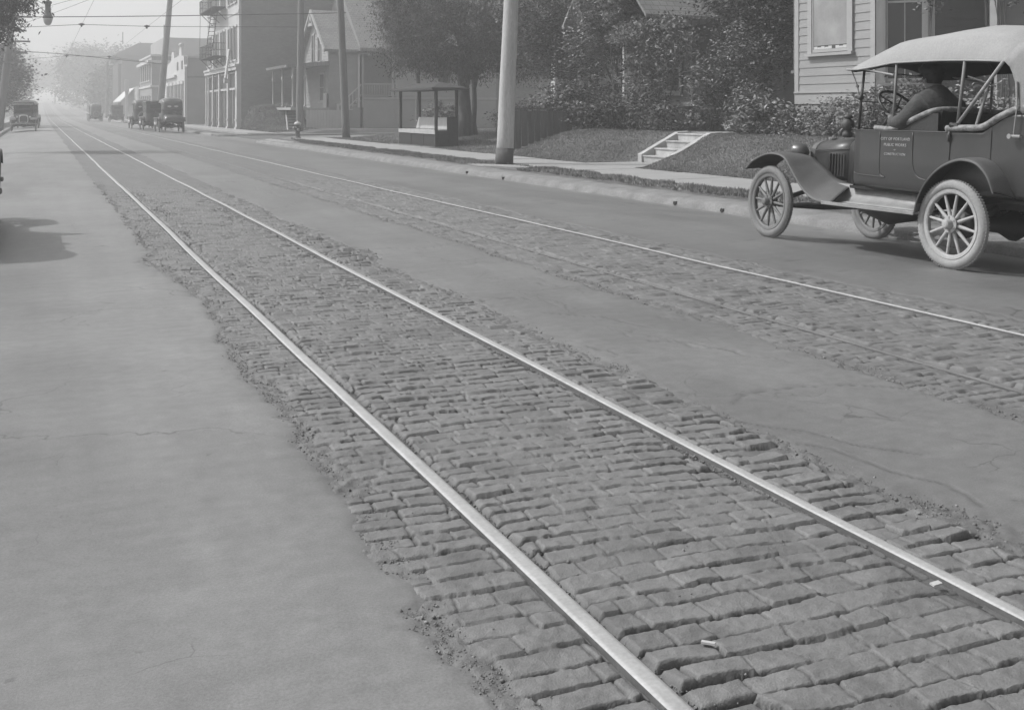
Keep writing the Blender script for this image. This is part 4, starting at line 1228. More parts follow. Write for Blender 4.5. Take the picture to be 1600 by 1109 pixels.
main_car = make_tourer("old open touring car with pale canvas top driving close by on the right",
    (7.885, 7.07, -0.044), 0, detail=2, paint=M_dust, top_m=M_canvas, tyre=M_tyre, rear_tyre=M_tyrew, front_spoke=M_spoke, rear_spoke=M_spokel, roll=R(3.4))
# tool roll / spare tyre rack low behind the main car
rk = MB()
for k, (r_, z_) in enumerate(((0.10, 0.56), (0.085, 0.70))):
    rk.lathe([(0.001, -0.55), (r_ * .8, -0.55), (r_, -0.50), (r_ * .97, 0), (r_, 0.50), (r_ * .8, 0.55), (0.001, 0.55)], (0, -1.08, z_), 'X', 16)
rk.build("luggage_roll", M_dust, main_car, smooth=True)
rk = MB()
for sd in (-1, 1): rk.tube([(sd * .35, -0.5, 0.55), (sd * .35, -1.0, 0.46), (sd * .35, -1.2, 0.46), (sd * .35, -1.22, 0.62)], 0.012, 6)
rk.build("luggage_rack", M_iron, main_car)

# ------------------------------------------------------------------ driver
def skin_chain(name, chains, m, parent, sub=2):
    """chains = list of [(x,y,z,r)...]; first vertex of later chains may be ('#', index)"""
    me = bpy.data.meshes.new(name)
    vs = []; es = []; rad = []
    for c in chains:
        prev = None
        for p in c:
            if p[0] == '#':
                prev = p[1]; continue
            vs.append(p[:3]); rad.append(p[3]); i = len(vs) - 1
            if prev is not None: es.append((prev, i))
            prev = i
    me.from_pydata(vs, es, [])
    o = bpy.data.objects.new(name, me); COL.objects.link(o)
    if parent: o.parent = parent
    me.materials.append(m)
    sk = o.modifiers.new("skin", 'SKIN'); sk.use_smooth_shade = True
    for i, r in enumerate(rad):
        q = r if isinstance(r, tuple) else (r, r)
        me.skin_vertices[0].data[i].radius = q
    me.skin_vertices[0].data[0].use_root = True
    s = o.modifiers.new("sub", 'SUBSURF'); s.levels = sub; s.render_levels = sub
    return o
def apply_mods(o):
    dg = bpy.context.evaluated_depsgraph_get()
    me = bpy.data.meshes.new_from_object(o.evaluated_get(dg))
    o.modifiers.clear(); o.data = me
    return o
# local frame: car space, seat at z 0.92, facing +Y; driver sits on the left (x = -0.33)
pr = empty("person", (7.885, 7.07, -0.044), label="driver in a dark coat and cap holding the steering wheel of the open touring car", cat="person")
pr.rotation_euler = (0, R(3.4), 0)
hx, hy = -0.33, 0.62
body = skin_chain("body", [
    [(hx, hy, 1.02, .13), (hx, hy - .02, 1.18, .14), (hx, hy - .01, 1.34, .145), (hx, hy + .02, 1.475, .115), (hx, hy + .045, 1.545, .060), (hx, hy + .065, 1.60, .064), (hx, hy + .08, 1.665, (.084, .094)), (hx, hy + .075, 1.73, (.072, .085))],
    [('#', 3), (hx - .18, hy + .01, 1.44, .062), (hx - .26, hy + .14, 1.235, .048), (hx - .22, hy + .30, 1.245, .040), (hx - .175, hy + .40, 1.30, .028), (hx - .165, hy + .43, 1.32, .030)],
    [('#', 3), (hx + .18, hy + .01, 1.44, .062), (hx + .235, hy + .14, 1.26, .048), (hx + .20, hy + .32, 1.29, .040), (hx + .165, hy + .42, 1.37, .026), (hx + .155, hy + .46, 1.405, .030)],
    [('#', 0), (hx - .10, hy + .12, 1.00, .085), (hx - .11, hy + .52, 1.02, .062), (hx - .11, hy + .72, .74, .045), (hx - .11, hy + .82, .67, .035)],
    [('#', 0), (hx + .10, hy + .12, 1.00, .085), (hx + .11, hy + .52, 1.02, .062), (hx + .11, hy + .72, .74, .045), (hx + .11, hy + .82, .67, .035)]], M_skin, pr)
apply_mods(body)
# face: nose, ears, brow; hands with five fingers closed round the rim
for nm, ch in (("nose", [[(hx, hy + .155, 1.675, .012), (hx, hy + .178, 1.645, .014), (hx, hy + .165, 1.632, .010)]]),
               ("ear", [[(hx - .083, hy + .075, 1.675, .010), (hx - .090, hy + .068, 1.655, .014), (hx - .084, hy + .075, 1.632, .009)]]),
               ("ear", [[(hx + .083, hy + .075, 1.675, .010), (hx + .090, hy + .068, 1.655, .014), (hx + .084, hy + .075, 1.632, .009)]])):
    skin_chain(nm, ch, M_skin, pr, 2)
for sd in (-1, 1):
    ey = MB(); ey.lathe([(0.001, 0), (0.010, 0.002), (0.001, 0.006)], (hx + sd * .03, hy + .158, 1.682), 'Y', 8); ey.build("eye", M_dark, pr)
for sd in (-1, 1):
    hc = Vector((hx + sd * .155, hy + .47, 1.415)) if sd > 0 else Vector((hx - .155, hy + .45, 1.335))
    pm = skin_chain("hand", [[(hc.x, hc.y - .05, hc.z - .03, .026), (hc.x, hc.y - .01, hc.z, (.040, .018)), (hc.x, hc.y + .03, hc.z + .02, (.042, .015))]], M_skin, pr, 2)
    for k, ln in enumerate((.030, .034, .032, .026)):
        a = (k - 1.5) * .019
        f = skin_chain("finger", [[(hc.x + a, hc.y + .03, hc.z + .02, .009), (hc.x + a, hc.y + .03 + ln, hc.z + .022, .009), (hc.x + a, hc.y + .04 + ln, hc.z - .002, .008), (hc.x + a, hc.y + .02 + ln * .6, hc.z - .018, .0075)]], M_skin, pr, 1)
        f.parent = pm
    f = skin_chain("finger", [[(hc.x - sd * .03, hc.y - .01, hc.z, .010), (hc.x - sd * .045, hc.y + .02, hc.z - .008, .010), (hc.x - sd * .035, hc.y + .045, hc.z - .018, .009)]], M_skin, pr, 1)
    f.name = "thumb"; f.parent = pm
coat = skin_chain("coat", [
    [(hx, hy, 1.00, .20), (hx, hy - .03, 1.16, .205), (hx, hy - .02, 1.33, (.225, .19)), (hx, hy + .00, 1.475, (.195, .15)), (hx, hy + .035, 1.565, (.115, .105)), (hx, hy + .055, 1.605, .082)],
    [('#', 3), (hx - .19, hy + .0, 1.44, .105), (hx - .27, hy + .13, 1.26, .088), (hx - .235, hy + .29, 1.25, .070), (hx - .185, hy + .385, 1.29, .050)],
    [('#', 3), (hx + .19, hy + .0, 1.44, .105), (hx + .25, hy + .13, 1.27, .088), (hx + .21, hy + .31, 1.28, .066), (hx + .17, hy + .40, 1.35, .048)]], M_coat, pr)
tr = skin_chain("trousers", [
    [(hx, hy, 1.00, .15), (hx - .10, hy + .14, 1.00, .105), (hx - .11, hy + .52, 1.02, .078), (hx - .11, hy + .70, .76, .062)],
    [('#', 0), (hx + .10, hy + .14, 1.00, .105), (hx + .11, hy + .52, 1.02, .078), (hx + .11, hy + .70, .76, .062)]], M_coat, pr)
hat = MB()
hat.lathe([(0.001, 1.835), (0.06, 1.828), (0.10, 1.80), (0.125, 1.768), (0.112, 1.728), (0.100, 1.715), (0.001, 1.715)], (hx, hy + .08, 0), 'Z', 24)
hat.loft([[(hx + .085 * math.sin(a), hy + .08 + .085 * math.cos(a), 1.728), (hx + .105 * math.sin(a), hy + .08 + .16 * math.cos(a), 1.706)] for a in [R(-60 + 12 * k) for k in range(11)]])
hat.build("cap", M_hat, pr, smooth=True)
hr = MB(); hr.lathe([(0.066, 1.630), (0.086, 1.665), (0.095, 1.715), (0.09, 1.73)], (hx, hy + .062, 0), 'Z', 20); hr.v = [v for v in hr.v]
ob = hr.build("hair", M_hat, pr, smooth=True)

# ------------------------------------------------------------------ near house with the half-octagon bay (right)
def lap(mb, p0, p1, z0, z1, ex, out, thick=0.022):
    """clapboards on the wall from p0 to p1 (xy), out = outward normal"""
    p0 = Vector(p0); p1 = Vector(p1); n = Vector(out).normalized()
    z = z0
    while z < z1 - 1e-4:
        t = min(ex, z1 - z)
        a = [(0.0, z), (thick, z), (0.006, z + t), (0.0, z + t)]
        vs = [(p.x + n.x * d, p.y + n.y * d, zz) for p in (p0, p1) for d, zz in a]
        mb.add(vs, [(0, 1, 2, 3), (7, 6, 5, 4), (0, 4, 5, 1), (1, 5, 6, 2), (2, 6, 7, 3), (3, 7, 4, 0)])
        z += ex
def wallbox(mb, p0, p1, z0, z1, out, d0, d1):
    """box on the wall plane between distances d0..d1 along the outward normal"""
    p0 = Vector(p0); p1 = Vector(p1); n = Vector(out).normalized()
    vs = []
    for p in (p0, p1):
        for d in (d0, d1):
            for z in (z0, z1): vs.append((p.x + n.x * d, p.y + n.y * d, z))
    mb.add(vs, [(0, 1, 3, 2), (4, 6, 7, 5), (0, 4, 5, 1), (2, 3, 7, 6), (0, 2, 6, 4), (1, 5, 7, 3)])
LO = 0.020
def window(parent, p0, p1, z0, z1, out, frame_m, glass_m, fw=0.12, sash=True, shade=None, sill=True, deep=0.05, mull=0, name="window", prop=0.5):
    a = Vector(p0); b = Vector(p1); d = (b - a).normalized(); W_ = (b - a).length
    q = lambda t: a + d * t
    mb = MB()
    wallbox(mb, q(-fw), q(0), z0 - 0.02, z1 + fw, out, 0.003 + LO, deep + LO)
    wallbox(mb, q(W_), q(W_ + fw), z0 - 0.02, z1 + fw, out, 0.003 + LO, deep + LO)
    wallbox(mb, q(0), q(W_), z1, z1 + fw, out, 0.003 + LO, deep - 0.003 + LO)
    if sill: wallbox(mb, q(-fw - 0.04), q(W_ + fw + 0.04), z0 - 0.09, z0 - 0.022, out, 0.003 + LO, deep + 0.06 + LO)
    w_ = mb.build(name, frame_m, parent)
    s_ = MB()
    wallbox(s_, q(0.0), q(0.05), z0, z1 - 0.002, out, 0.004 + LO, 0.03 + LO); wallbox(s_, q(W_ - 0.05), q(W_), z0, z1 - 0.002, out, 0.004 + LO, 0.03 + LO)
    wallbox(s_, q(0.052), q(W_ - 0.052), z0, z0 + 0.07, out, 0.004 + LO, 0.03 + LO)
    if sash: wallbox(s_, q(0.052), q(W_ - 0.052), z0 + (z1 - z0) * prop, z0 + (z1 - z0) * prop + 0.045, out, 0.004 + LO, 0.034 + LO)
    for k in range(mull):
        t = W_ * (k + 1) / (mull + 1); wallbox(s_, q(t - 0.01), q(t + 0.01), z0 + 0.07, z1, out, 0.004 + LO, 0.028 + LO)
    s_.build("sash", frame_m, w_)
    g_ = MB(); wallbox(g_, q(0.04), q(W_ - 0.04), z0 + 0.05, z1 - 0.004, out, 0.0035 + LO, 0.016 + LO); g_.build("pane", glass_m, w_)
    if shade:
        h_ = MB(); wallbox(h_, q(0.06), q(W_ - 0.06), z0 + shade, z1 - 0.01, out, 0.017 + LO, 0.022 + LO); h_.build("reflection_blind", M_blind_refl, w_)
        h_ = MB()
        n_ = 9
        for k in range(n_):
            t0 = 0.06 + (W_ - 0.12) * k / n_
            if k == 5: continue
            wallbox(h_, q(t0), q(t0 + (W_ - 0.12) / n_ * 0.96), z0 + 0.075, z0 + shade - 0.02 - 0.02 * (k % 2), out, 0.017 + LO, 0.021 + LO)
        h_.build("curtain", M_white, w_)
    return w_
M_blind_refl = mat("blind_with_reflection", 0.24, rough=0.25, var=0.42, scale=0.8, var2=0.05, bump=0.0)  # coarse mottling paints the trees reflected in the window glass onto the blind

H = empty("house", (17.0, 18.9, 0.75), label="pale clapboard house with a half-octagon bay window behind the old touring car", cat="house")
def loc(o, root): o.matrix_parent_inverse = Matrix.Translation(-Vector(root.location)); return o
def hb(mb, name, m, root, **k): return loc(mb.build(name, m, root, **k), root)
bx = 17.0; yR, yL = 18.9, 21.7; ZT = 6.4
b0 = (bx, yL); b1 = (bx, yR); c45 = 0.72
bR = (bx + .86 * 1.0, yR - .86); bL = (bx + .86, yL + .86)
nF = (-1, 0); nR = (-1, -1); nL = (-1, 1)
mb = MB(); zb = 1.78; ex = 0.197
for p0, p1, nn in ((b0, b1, nF), (b1, bR, nR), (bL, b0, nL)):
    lap(mb, p0, p1, zb, ZT, ex, nn)
    wallbox(mb, p0, p1, 0.6, ZT, nn, -0.12, -0.002)
lap(mb, (bx + .86, yL + 1.6), (bx + .86, yL + .86), zb, ZT, ex, nF); wallbox(mb, (bx + .86, yL + 1.6), (bx + .86, yL + .86), 0.6, ZT, nF, -0.12, -0.002)
lap(mb, (bx + 9, yL + 1.6), (bx + .86, yL + 1.6), zb, ZT, ex, (0, 1)); wallbox(mb, (bx + 9, yL + 1.6), (bx + .99, yL + 1.6), 0.6, ZT, (0, 1), -0.12, -0.002)
hb(mb, "wall", M_siding, H)
mb = MB()
for p, nn in ((b0, nF), (b1, nF), (b1, nR), (bR, nR), (b0, nL)):
    v = Vector(p); t = Vector((-nn[1], nn[0])).normalized()
    sgn = {(b0, nF): 1, (b1, nF): -1, (b1, nR): 1, (bR, nR): -1, (b0, nL): -1}[(p, nn)]
    t = Vector((0, -1)) if nn == nF else (Vector((1, -1)).normalized() if nn == nR else Vector((1, 1)).normalized())
    if (p, nn) == (b1, nF): t = -t
    if (p, nn) == (bR, nR): t = -t
    wallbox(mb, v, v + t * 0.15, 1.76, ZT, nn, 0.003, 0.034)
for p0, p1, nn in ((b0, b1, nF), (b1, bR, nR), (bL, b0, nL)):
    wallbox(mb, p0, p1, 1.50, 1.76, nn, 0.0, 0.030); wallbox(mb, p0, p1, 1.762, 1.80, nn, 0.0, 0.06)
hb(mb, "corner_board", M_trim, H)
wF = window(H, (bx, 21.02), (bx, 19.75), 2.72, 4.9, nF, M_trim, M_glass, fw=0.15, shade=0.16, deep=0.05, sash=False); loc(wF, H)
tR = Vector((1, -1)).normalized()
q0 = Vector(b1) + tR * 0.20; q1 = Vector(b1) + tR * 1.00
wR = window(H, q0, q1, 1.98, 4.6, nR, M_trim, M_glass, fw=0.08, deep=0.06, mull=1, prop=0.66); loc(wR, H)
q0 = Vector(b0) + Vector((1, 1)).normalized() * 0.95; q1 = Vector(b0) + Vector((1, 1)).normalized() * 0.25
wL = window(H, q0, q1, 2.35, 4.6, nL, M_trim, M_glass, fw=0.08, deep=0.05); loc(wL, H)
mb = MB()
for p0, p1, nn in ((b0, b1, nF), (b1, bR, nR), (bL, b0, nL)): wallbox(mb, p0, p1, 0.55, 1.50, nn, -0.16, -0.06)
mb.b2(bx + .9, bx + 9, 8, yL + 1.55, 0.5, 1.48)
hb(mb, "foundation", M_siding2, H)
# recessed porch: dark boarded wall, floor, post and door frame
px_ = 19.3
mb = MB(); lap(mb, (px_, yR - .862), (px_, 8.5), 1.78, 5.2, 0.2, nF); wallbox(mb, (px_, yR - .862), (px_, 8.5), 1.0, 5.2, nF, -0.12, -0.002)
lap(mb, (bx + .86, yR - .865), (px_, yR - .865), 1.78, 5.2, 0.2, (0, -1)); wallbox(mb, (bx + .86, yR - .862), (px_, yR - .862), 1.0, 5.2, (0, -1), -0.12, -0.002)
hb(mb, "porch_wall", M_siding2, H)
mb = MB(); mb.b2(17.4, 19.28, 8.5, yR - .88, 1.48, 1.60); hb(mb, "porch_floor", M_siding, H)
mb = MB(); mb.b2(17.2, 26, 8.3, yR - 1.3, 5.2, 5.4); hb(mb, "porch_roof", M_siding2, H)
for y_ in (16.15, 12.4, 8.9):
    mb = MB(); mb.b2(17.52, 17.70, y_ - .09, y_ + .09, 1.60, 5.2); mb.b2(17.49, 17.73, y_ - .12, y_ + .12, 1.60, 1.85); hb(mb, "porch_post", M_siding, H)
wD = window(H, (px_, 16.3), (px_, 15.4), 1.62, 3.9, nF, M_siding, M_dark, fw=0.12, sill=False, name="door", deep=0.04, sash=False); loc(wD, H)
mb = MB(); mb.prism([(16.5, 6.35), (21.5, 9.6), (26.5, 6.35)], 8.2, yL + 1.7, 'Y'); mb.prism([(16.4, 6.25), (16.9, 6.25), (16.9, 6.42), (16.4, 6.42)], 8.2, yL + 2.6, 'Y'); hb(mb, "roof", M_roof, H)
mb = MB(); mb.b2(bx + .99, 26, 8.5, yR - 1.6, 5.4, 6.3); hb(mb, "upper_wall", M_siding, H)
# round column at the right edge of the porch steps
mb = MB(); mb.lathe([(0.12, 1.55), (0.12, 1.6), (0.095, 1.63), (0.09, 2.6), (0.078, 5.0), (0.1, 5.05), (0.1, 5.2)], (16.9, 14.55, 0), 'Z', 20); hb(mb, "porch_column", M_white, H, smooth=True)
mb = MB(); mb.b2(16.7, 17.39, 8.5, 15.2, 1.1, 1.55); hb(mb, "porch_floor", M_siding, H)

# vine leaves hanging at the porch
shrub("vine", [(16.6, 15.0, 3.55, .30, .28, .32), (16.8, 14.6, 3.9, .35, .3, .4), (16.6, 15.55, 4.2, .3, .3, .3)], 700, 0.055, M_leaf, "pale-leaved climbing vine tangled over the porch column at the right edge", 71, cat="vine", tone=(0.9, 2.2))
shrub("vine", [(16.9, 17.25, 3.62, .18, .18, .22)], 160, 0.05, M_leaf, "small sprig of pale leaves hanging beside the bay window's right corner", 72, cat="vine", tone=(0.9, 2.2), stems=3)

# shrubs along the foot of the house
shr = [
 ([(16.0, 21.6, 1.15, .55, .6, .5), (16.2, 22.4, 1.2, .5, .5, .65)], 2600, 0.075, M_leaf, "broad-leaved shrub with pale upturned leaves at the left corner of the bay", 0.45),
 ([(15.9, 20.4, 1.0, .5, .7, .42)], 1900, 0.05, M_leaf, "low leafy bush under the bay's front window", 0.5),
 ([(15.9, 19.0, 1.12, .5, .75, .45)], 2000, 0.045, M_leaf, "fine-leaved bush seen between the windscreen post and the bay", 0.5),
 ([(15.7, 17.6, 1.25, .5, .75, .55)], 2200, 0.045, M_leaf, "rounded bush seen behind the steering wheel", 0.5),
 ([(15.6, 16.1, 1.35, .55, .8, .62)], 2300, 0.048, M_leaf, "taller bush seen behind the driver's shoulders", 0.5),
 ([(15.5, 14.5, 1.25, .55, .85, .6), (15.5, 13.3, 1.15, .55, .7, .5)], 2600, 0.05, M_leaf, "bush seen through the rear opening of the touring car", 0.5),
]
for i, (bl, n_, sz, m_, lb, asp) in enumerate(shr):
    shrub("shrub", bl, n_, sz, m_, lb, 80 + i, aspect=asp, group="shrubs at the foot of the bay-window house", tone=(0.7, 1.7), cluster=0.12, shell=0.3)

# ------------------------------------------------------------------ concrete steps in the bank
ST = empty("garden_steps", (13.8, 23.0, 0.05), label="four pale concrete steps between sloping side walls cut into the lawn bank", cat="steps")
for y_ in (23.72, 22.28):
    mb = MB(); mb.prism([(13.78, -0.1), (13.78, 0.26), (13.84, 0.285), (14.86, 0.80), (15.2, 0.82), (15.2, -0.1)], y_ - .10, y_ + .10, 'Y'); hb(mb, "side_wall", M_step, ST, bevel=0.012)
for k in range(4):
    mb = MB(); x0_ = 13.83 + 0.33 * k; z1_ = 0.05 + 0.18 * (k + 1)
    mb.b2(x0_, 15.18 if k == 3 else x0_ + .37, 22.382, 23.618, -0.1, z1_ - 0.035); mb.b2(x0_ - 0.025, 15.18 if k == 3 else x0_ + .33, 22.384, 23.616, z1_ - 0.034, z1_)
    hb(mb, "step", M_step, ST, bevel=0.006)
mb = MB(); mb.b2(15.22, 18.0, 22.38, 23.6, 0.6, 0.80); props(mb.build("path", M_walk, bevel=0.01), kind="structure")

# ------------------------------------------------------------------ middle house smothered in vines
D = empty("house", (17.2, 27.0, 0.8), label="dark vine-covered house with shingle roof behind the lawn steps", cat="house")
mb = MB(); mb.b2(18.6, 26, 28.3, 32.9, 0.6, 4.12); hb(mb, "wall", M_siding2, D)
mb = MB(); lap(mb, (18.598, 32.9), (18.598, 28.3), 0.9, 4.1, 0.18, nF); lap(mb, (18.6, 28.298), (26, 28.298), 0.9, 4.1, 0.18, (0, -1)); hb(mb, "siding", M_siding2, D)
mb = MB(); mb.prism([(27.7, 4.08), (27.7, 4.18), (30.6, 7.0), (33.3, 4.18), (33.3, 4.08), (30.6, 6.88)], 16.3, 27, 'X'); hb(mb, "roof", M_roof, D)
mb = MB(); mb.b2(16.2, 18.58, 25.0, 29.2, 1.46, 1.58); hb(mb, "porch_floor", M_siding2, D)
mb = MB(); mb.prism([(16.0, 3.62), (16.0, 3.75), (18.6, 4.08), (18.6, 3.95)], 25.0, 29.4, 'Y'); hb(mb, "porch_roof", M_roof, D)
for y_ in (28.95, 27.3, 25.2):
    mb = MB(); mb.b2(16.25, 16.35, y_ - .05, y_ + .05, 1.58, 3.66); hb(mb, "porch_post", M_white if y_ > 28 else M_siding2, D)
loc(window(D, (18.578, 30.2), (18.578, 29.4), 1.9, 3.4, nF, M_trim, M_dark), D)
shrub("vine", [(16.1, 28.2, 3.6, .35, .9, .35), (16.1, 27.0, 3.3, .35, .9, .6), (16.0, 26.2, 2.7, .4, .8, .8), (15.9, 27.4, 2.2, .4, .9, .8), (16.0, 25.3, 3.3, .4, .6, .6), (16.0, 26.6, 3.75, .4, .8, .22), (16.0, 29.3, 4.5, .5, .6, .5), (15.9, 30.3, 4.6, .5, .7, .6), (16.0, 29.9, 5.3, .5, .6, .5)],
      13000, 0.058, M_leaf, "broad-leaved climber covering the middle house's porch", 91, cat="vine", tone=(0.55, 1.6), droop=0.5, cluster=0.16, shell=0.55)
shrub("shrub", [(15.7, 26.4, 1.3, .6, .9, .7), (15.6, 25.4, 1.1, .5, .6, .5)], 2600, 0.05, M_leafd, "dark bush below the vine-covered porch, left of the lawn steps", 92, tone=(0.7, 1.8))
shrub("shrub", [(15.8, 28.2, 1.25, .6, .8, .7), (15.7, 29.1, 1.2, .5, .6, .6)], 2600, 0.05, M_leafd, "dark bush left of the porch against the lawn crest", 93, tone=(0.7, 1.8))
shrub("shrub", [(16.2, 24.2, 2.1, .6, .6, .75), (16.3, 24.4, 1.3, .5, .5, .5)], 3200, 0.05, M_leaf, "tall loose shrub directly above the top of the lawn steps", 94, tone=(0.6, 1.7))
shrub("shrub", [(16.5, 23.2, 1.25, .5, .5, .5), (16.6, 22.9, 1.7, .5, .4, .5)], 2400, 0.05, M_leaf, "mid-height shrub right of the lawn steps near the bay", 95, tone=(0.6, 1.7))
tree("tree", 17.6, 23.6, 0.8, 2.6, 0.11, [(17.4, 24.2, 3.5, .9, .9, .9), (17.2, 23.2, 3.0, .9, .7, .9), (17.3, 24.4, 4.6, 1.2, 1.0, .9), (17.4, 23.0, 4.3, 1.0, .8, .9), (17.0, 23.9, 2.5, .8, .7, .7)],
     20000, 0.052, M_leaf, "leafy tree between the vine-covered house and the bay-window house", seed=96, tone=(0.45, 1.6), cluster=0.2)
tree("tree", 18.2, 22.9, 0.8, 2.8, 0.12, [(18.0, 22.9, 4.9, 1.1, .9, 1.0), (17.9, 23.9, 5.6, 1.3, 1.0, 1.0), (18.2, 22.8, 3.7, .7, .6, .9)],
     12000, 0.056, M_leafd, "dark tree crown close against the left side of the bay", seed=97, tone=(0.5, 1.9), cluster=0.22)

# ------------------------------------------------------------------ fence, shelter, hydrant
F_ = empty("fence", (12.95, 29.5, 0.1), label="old dark board fence running up the bank from the pavement behind the tall pale pole", cat="fence")
def fb(k): return 0.03 + 0.70 * float(sstep(12.4, 15.0, np.array(12.9 + k)))
for k in range(9):
    x0_ = 12.90 + 0.21 * k; zb_ = gz(x0_, 29.2) - 0.05
    mb = MB(); mb.b2(x0_, x0_ + 0.195, 29.47, 29.492, zb_ + 0.05, 1.34 + random.uniform(-.02, .02)); hb(mb, "board", M_fence, F_)
for x0_ in (12.84, 14.1):
    mb = MB(); mb.b2(x0_ - .06, x0_ + .06, 29.50, 29.62, -0.1, 1.42); hb(mb, "post", M_fence, F_)
mb = MB(); mb.b2(12.78, 14.85, 29.493, 29.53, 1.10, 1.20); mb.b2(12.78, 14.85, 29.44, 29.60, 1.385, 1.42); hb(mb, "top_rail", M_fence, F_)

K = empty("bus_shelter", (13.1, 38.2, 0.1), label="small dark roofed waiting shelter with a pale bench beside the pavement", cat="shelter")
ky0, ky1, kx0, kx1 = 36.15, 40.35, 12.75, 13.62
for (x_, y_) in ((kx0 + .05, ky0 + .05), (kx0 + .05, ky1 - .05), (kx1 - .05, ky0 + .05), (kx1 - .05, ky1 - .05)):
    mb = MB(); mb.b2(x_ - .05, x_ + .05, y_ - .05, y_ + .05, 0.05, 2.08); hb(mb, "post", M_kiosk, K, bevel=0.006)
mb = MB(); mb.add([(kx0 - .25, ky0 - .35, 2.14), (kx1 + .25, ky0 - .35, 2.14), (kx1 + .25, ky1 + .35, 2.14), (kx0 - .25, ky1 + .35, 2.14), (13.18, ky0 + .6, 2.36), (13.18, ky1 - .6, 2.36),
   (kx0 - .25, ky0 - .35, 2.07), (kx1 + .25, ky0 - .35, 2.07), (kx1 + .25, ky1 + .35, 2.07), (kx0 - .25, ky1 + .35, 2.07)],
   [(0, 1, 4), (1, 2, 5, 4), (2, 3, 5), (3, 0, 4, 5), (0, 6, 7, 1), (1, 7, 8, 2), (2, 8, 9, 3), (3, 9, 6, 0), (6, 9, 8, 7)]); hb(mb, "roof", M_kiosk, K)
mb = MB(); mb.b2(kx0 + .0, kx1 - .10, ky0 + .102, ky1 - .102, 0.60, 0.64); mb.b2(kx0 - .022, kx0 - .001, ky0, ky1, 0.50, 0.64); hb(mb, "seat", M_bench, K, bevel=0.004)
mb = MB(); mb.add([(kx1 - .22, ky0 + .11, 0.66), (kx1 - .10, ky0 + .11, 1.08), (kx1 - .07, ky0 + .11, 1.08), (kx1 - .19, ky0 + .11, 0.66), (kx1 - .22, ky1 - .11, 0.66), (kx1 - .10, ky1 - .11, 1.08), (kx1 - .07, ky1 - .11, 1.08), (kx1 - .19, ky1 - .11, 0.66)],
   [(0, 1, 2, 3), (7, 6, 5, 4), (0, 4, 5, 1), (1, 5, 6, 2), (2, 6, 7, 3), (3, 7, 4, 0)]); hb(mb, "backrest", M_bench, K)
mb = MB(); mb.b2(kx0 + .012, kx0 + .03, ky0 + .1, ky1 - .1, 0.08, 0.498)
hb(mb, "bench_front", M_lining_shade, K)
mb = MB()
for y_ in (37.5, 38.9): mb.b2(kx0 - .012, kx0 + .011, y_ - .03, y_ + .03, 0.08, 0.498)
mb.b2(kx0 - .03, kx0 + .011, ky0 + .1, ky1 - .1, 0.06, 0.079)
hb(mb, "bench_rib", M_kiosk, K)
mb = MB()
for k in range(8): mb.b2(kx0 + .02 + .104 * k, kx0 + .12 + .104 * k, ky0 - .012, ky0 - .001, 0.06, 0.64 if k < 4 else 1.10)
hb(mb, "side_panel", M_kiosk, K)
mb = MB(); mb.b2(kx0 - .35, kx1, ky0 - .05, ky1 + .05, -0.05, 0.058); hb(mb, "platform", M_walk, K)

def hydrant(x, y, z):
    r_ = empty("fire_hydrant", (x, y, z), label="stubby pale-capped fire hydrant at the corner kerb in front of a pole", cat="hydrant")
    mb = MB(); mb.lathe([(0.001, -.05), (.17, -.05), (.17, .02), (.12, .04), (.105, .10), (.10, .42), (.125, .44), (.125, .48), (.105, .50), (.11, .60), (.14, .62)], (0, 0, 0), 'Z', 20); mb.build("barrel", M_dust, r_, smooth=True)
    mb = MB(); mb.lathe([(.15, .62), (.165, .635), (.165, .66), (.14, .70), (.09, .74), (.03, .755), (.03, .79), (.001, .79)], (0, 0, 0), 'Z', 20); mb.build("cap", M_white, r_, smooth=True)
    for ax_, sg, zz in (('X', -1, .46), ('X', 1, .46), ('Y', -1, .38)):
        mb = MB(); pr_ = [(0.001, .08), (.055, .08), (.055, .17), (.07, .175), (.07, .205), (.025, .21), (.025, .235), (.001, .236)]
        mb.lathe([(a, b * sg) for a, b in pr_], (0, 0, zz), ax_, 14); mb.build("nozzle", M_apron, r_, smooth=True)
    return r_
hydrant(10.95, 50.15, 0.06)

def pole(x, y, z, h, r0, r1, top_dx, top_dy, label, m=None, base=None, arms=(), group="utility poles along the street"):
    r_ = empty("utility_pole", (x, y, z), label=label, cat="pole"); r_["group"] = group
    mb = MB(); n_ = 10
    pts = [(top_dx * k / n_ + 0.004 * math.sin(k * 2.1), top_dy * k / n_, -0.2 + (h + 0.2) * k / n_) for k in range(n_ + 1)]
    mb.tube(pts, [r0 + (r1 - r0) * k / n_ for k in range(n_ + 1)], 20); mb.build("shaft", m or M_pole, r_, smooth=True)
    if base:
        mb = MB(); mb.tube([(0, 0, -0.1), (top_dx * base / h, top_dy * base / h, base)], [r0 + 0.008, r0 + 0.004], 20); mb.build("base_band", M_tar, r_, smooth=True)
    for (hh, ln, az) in arms:
        mb = MB(); cx_, cy_ = top_dx * hh / h, top_dy * hh / h
        mb.box((cx_, cy_ - r0, hh), (ln, 0.09, 0.11), rz=az)
        a_ = mb.build("crossarm", m or M_pole, r_)
        for q in range(4):
            t_ = (-0.45 + 0.3 * q) * ln
            mb = MB(); mb.lathe([(0.001, 0), (.02, 0), (.02, .06), (.04, .07), (.045, .12), (.02, .15), (.001, .16)], (cx_ + t_ * math.cos(az), cy_ - r0 + t_ * math.sin(az), hh + .055), 'Z', 8)
            mb.build("insulator", M_glass, a_, smooth=True)
    return r_
pole(10.38, 24.4, 0.03, 9.5, 0.215, 0.135, 0.50, 0.15, "thick pale weathered pole standing in the verge, nearest the camera", base=0.40)
b = MB()
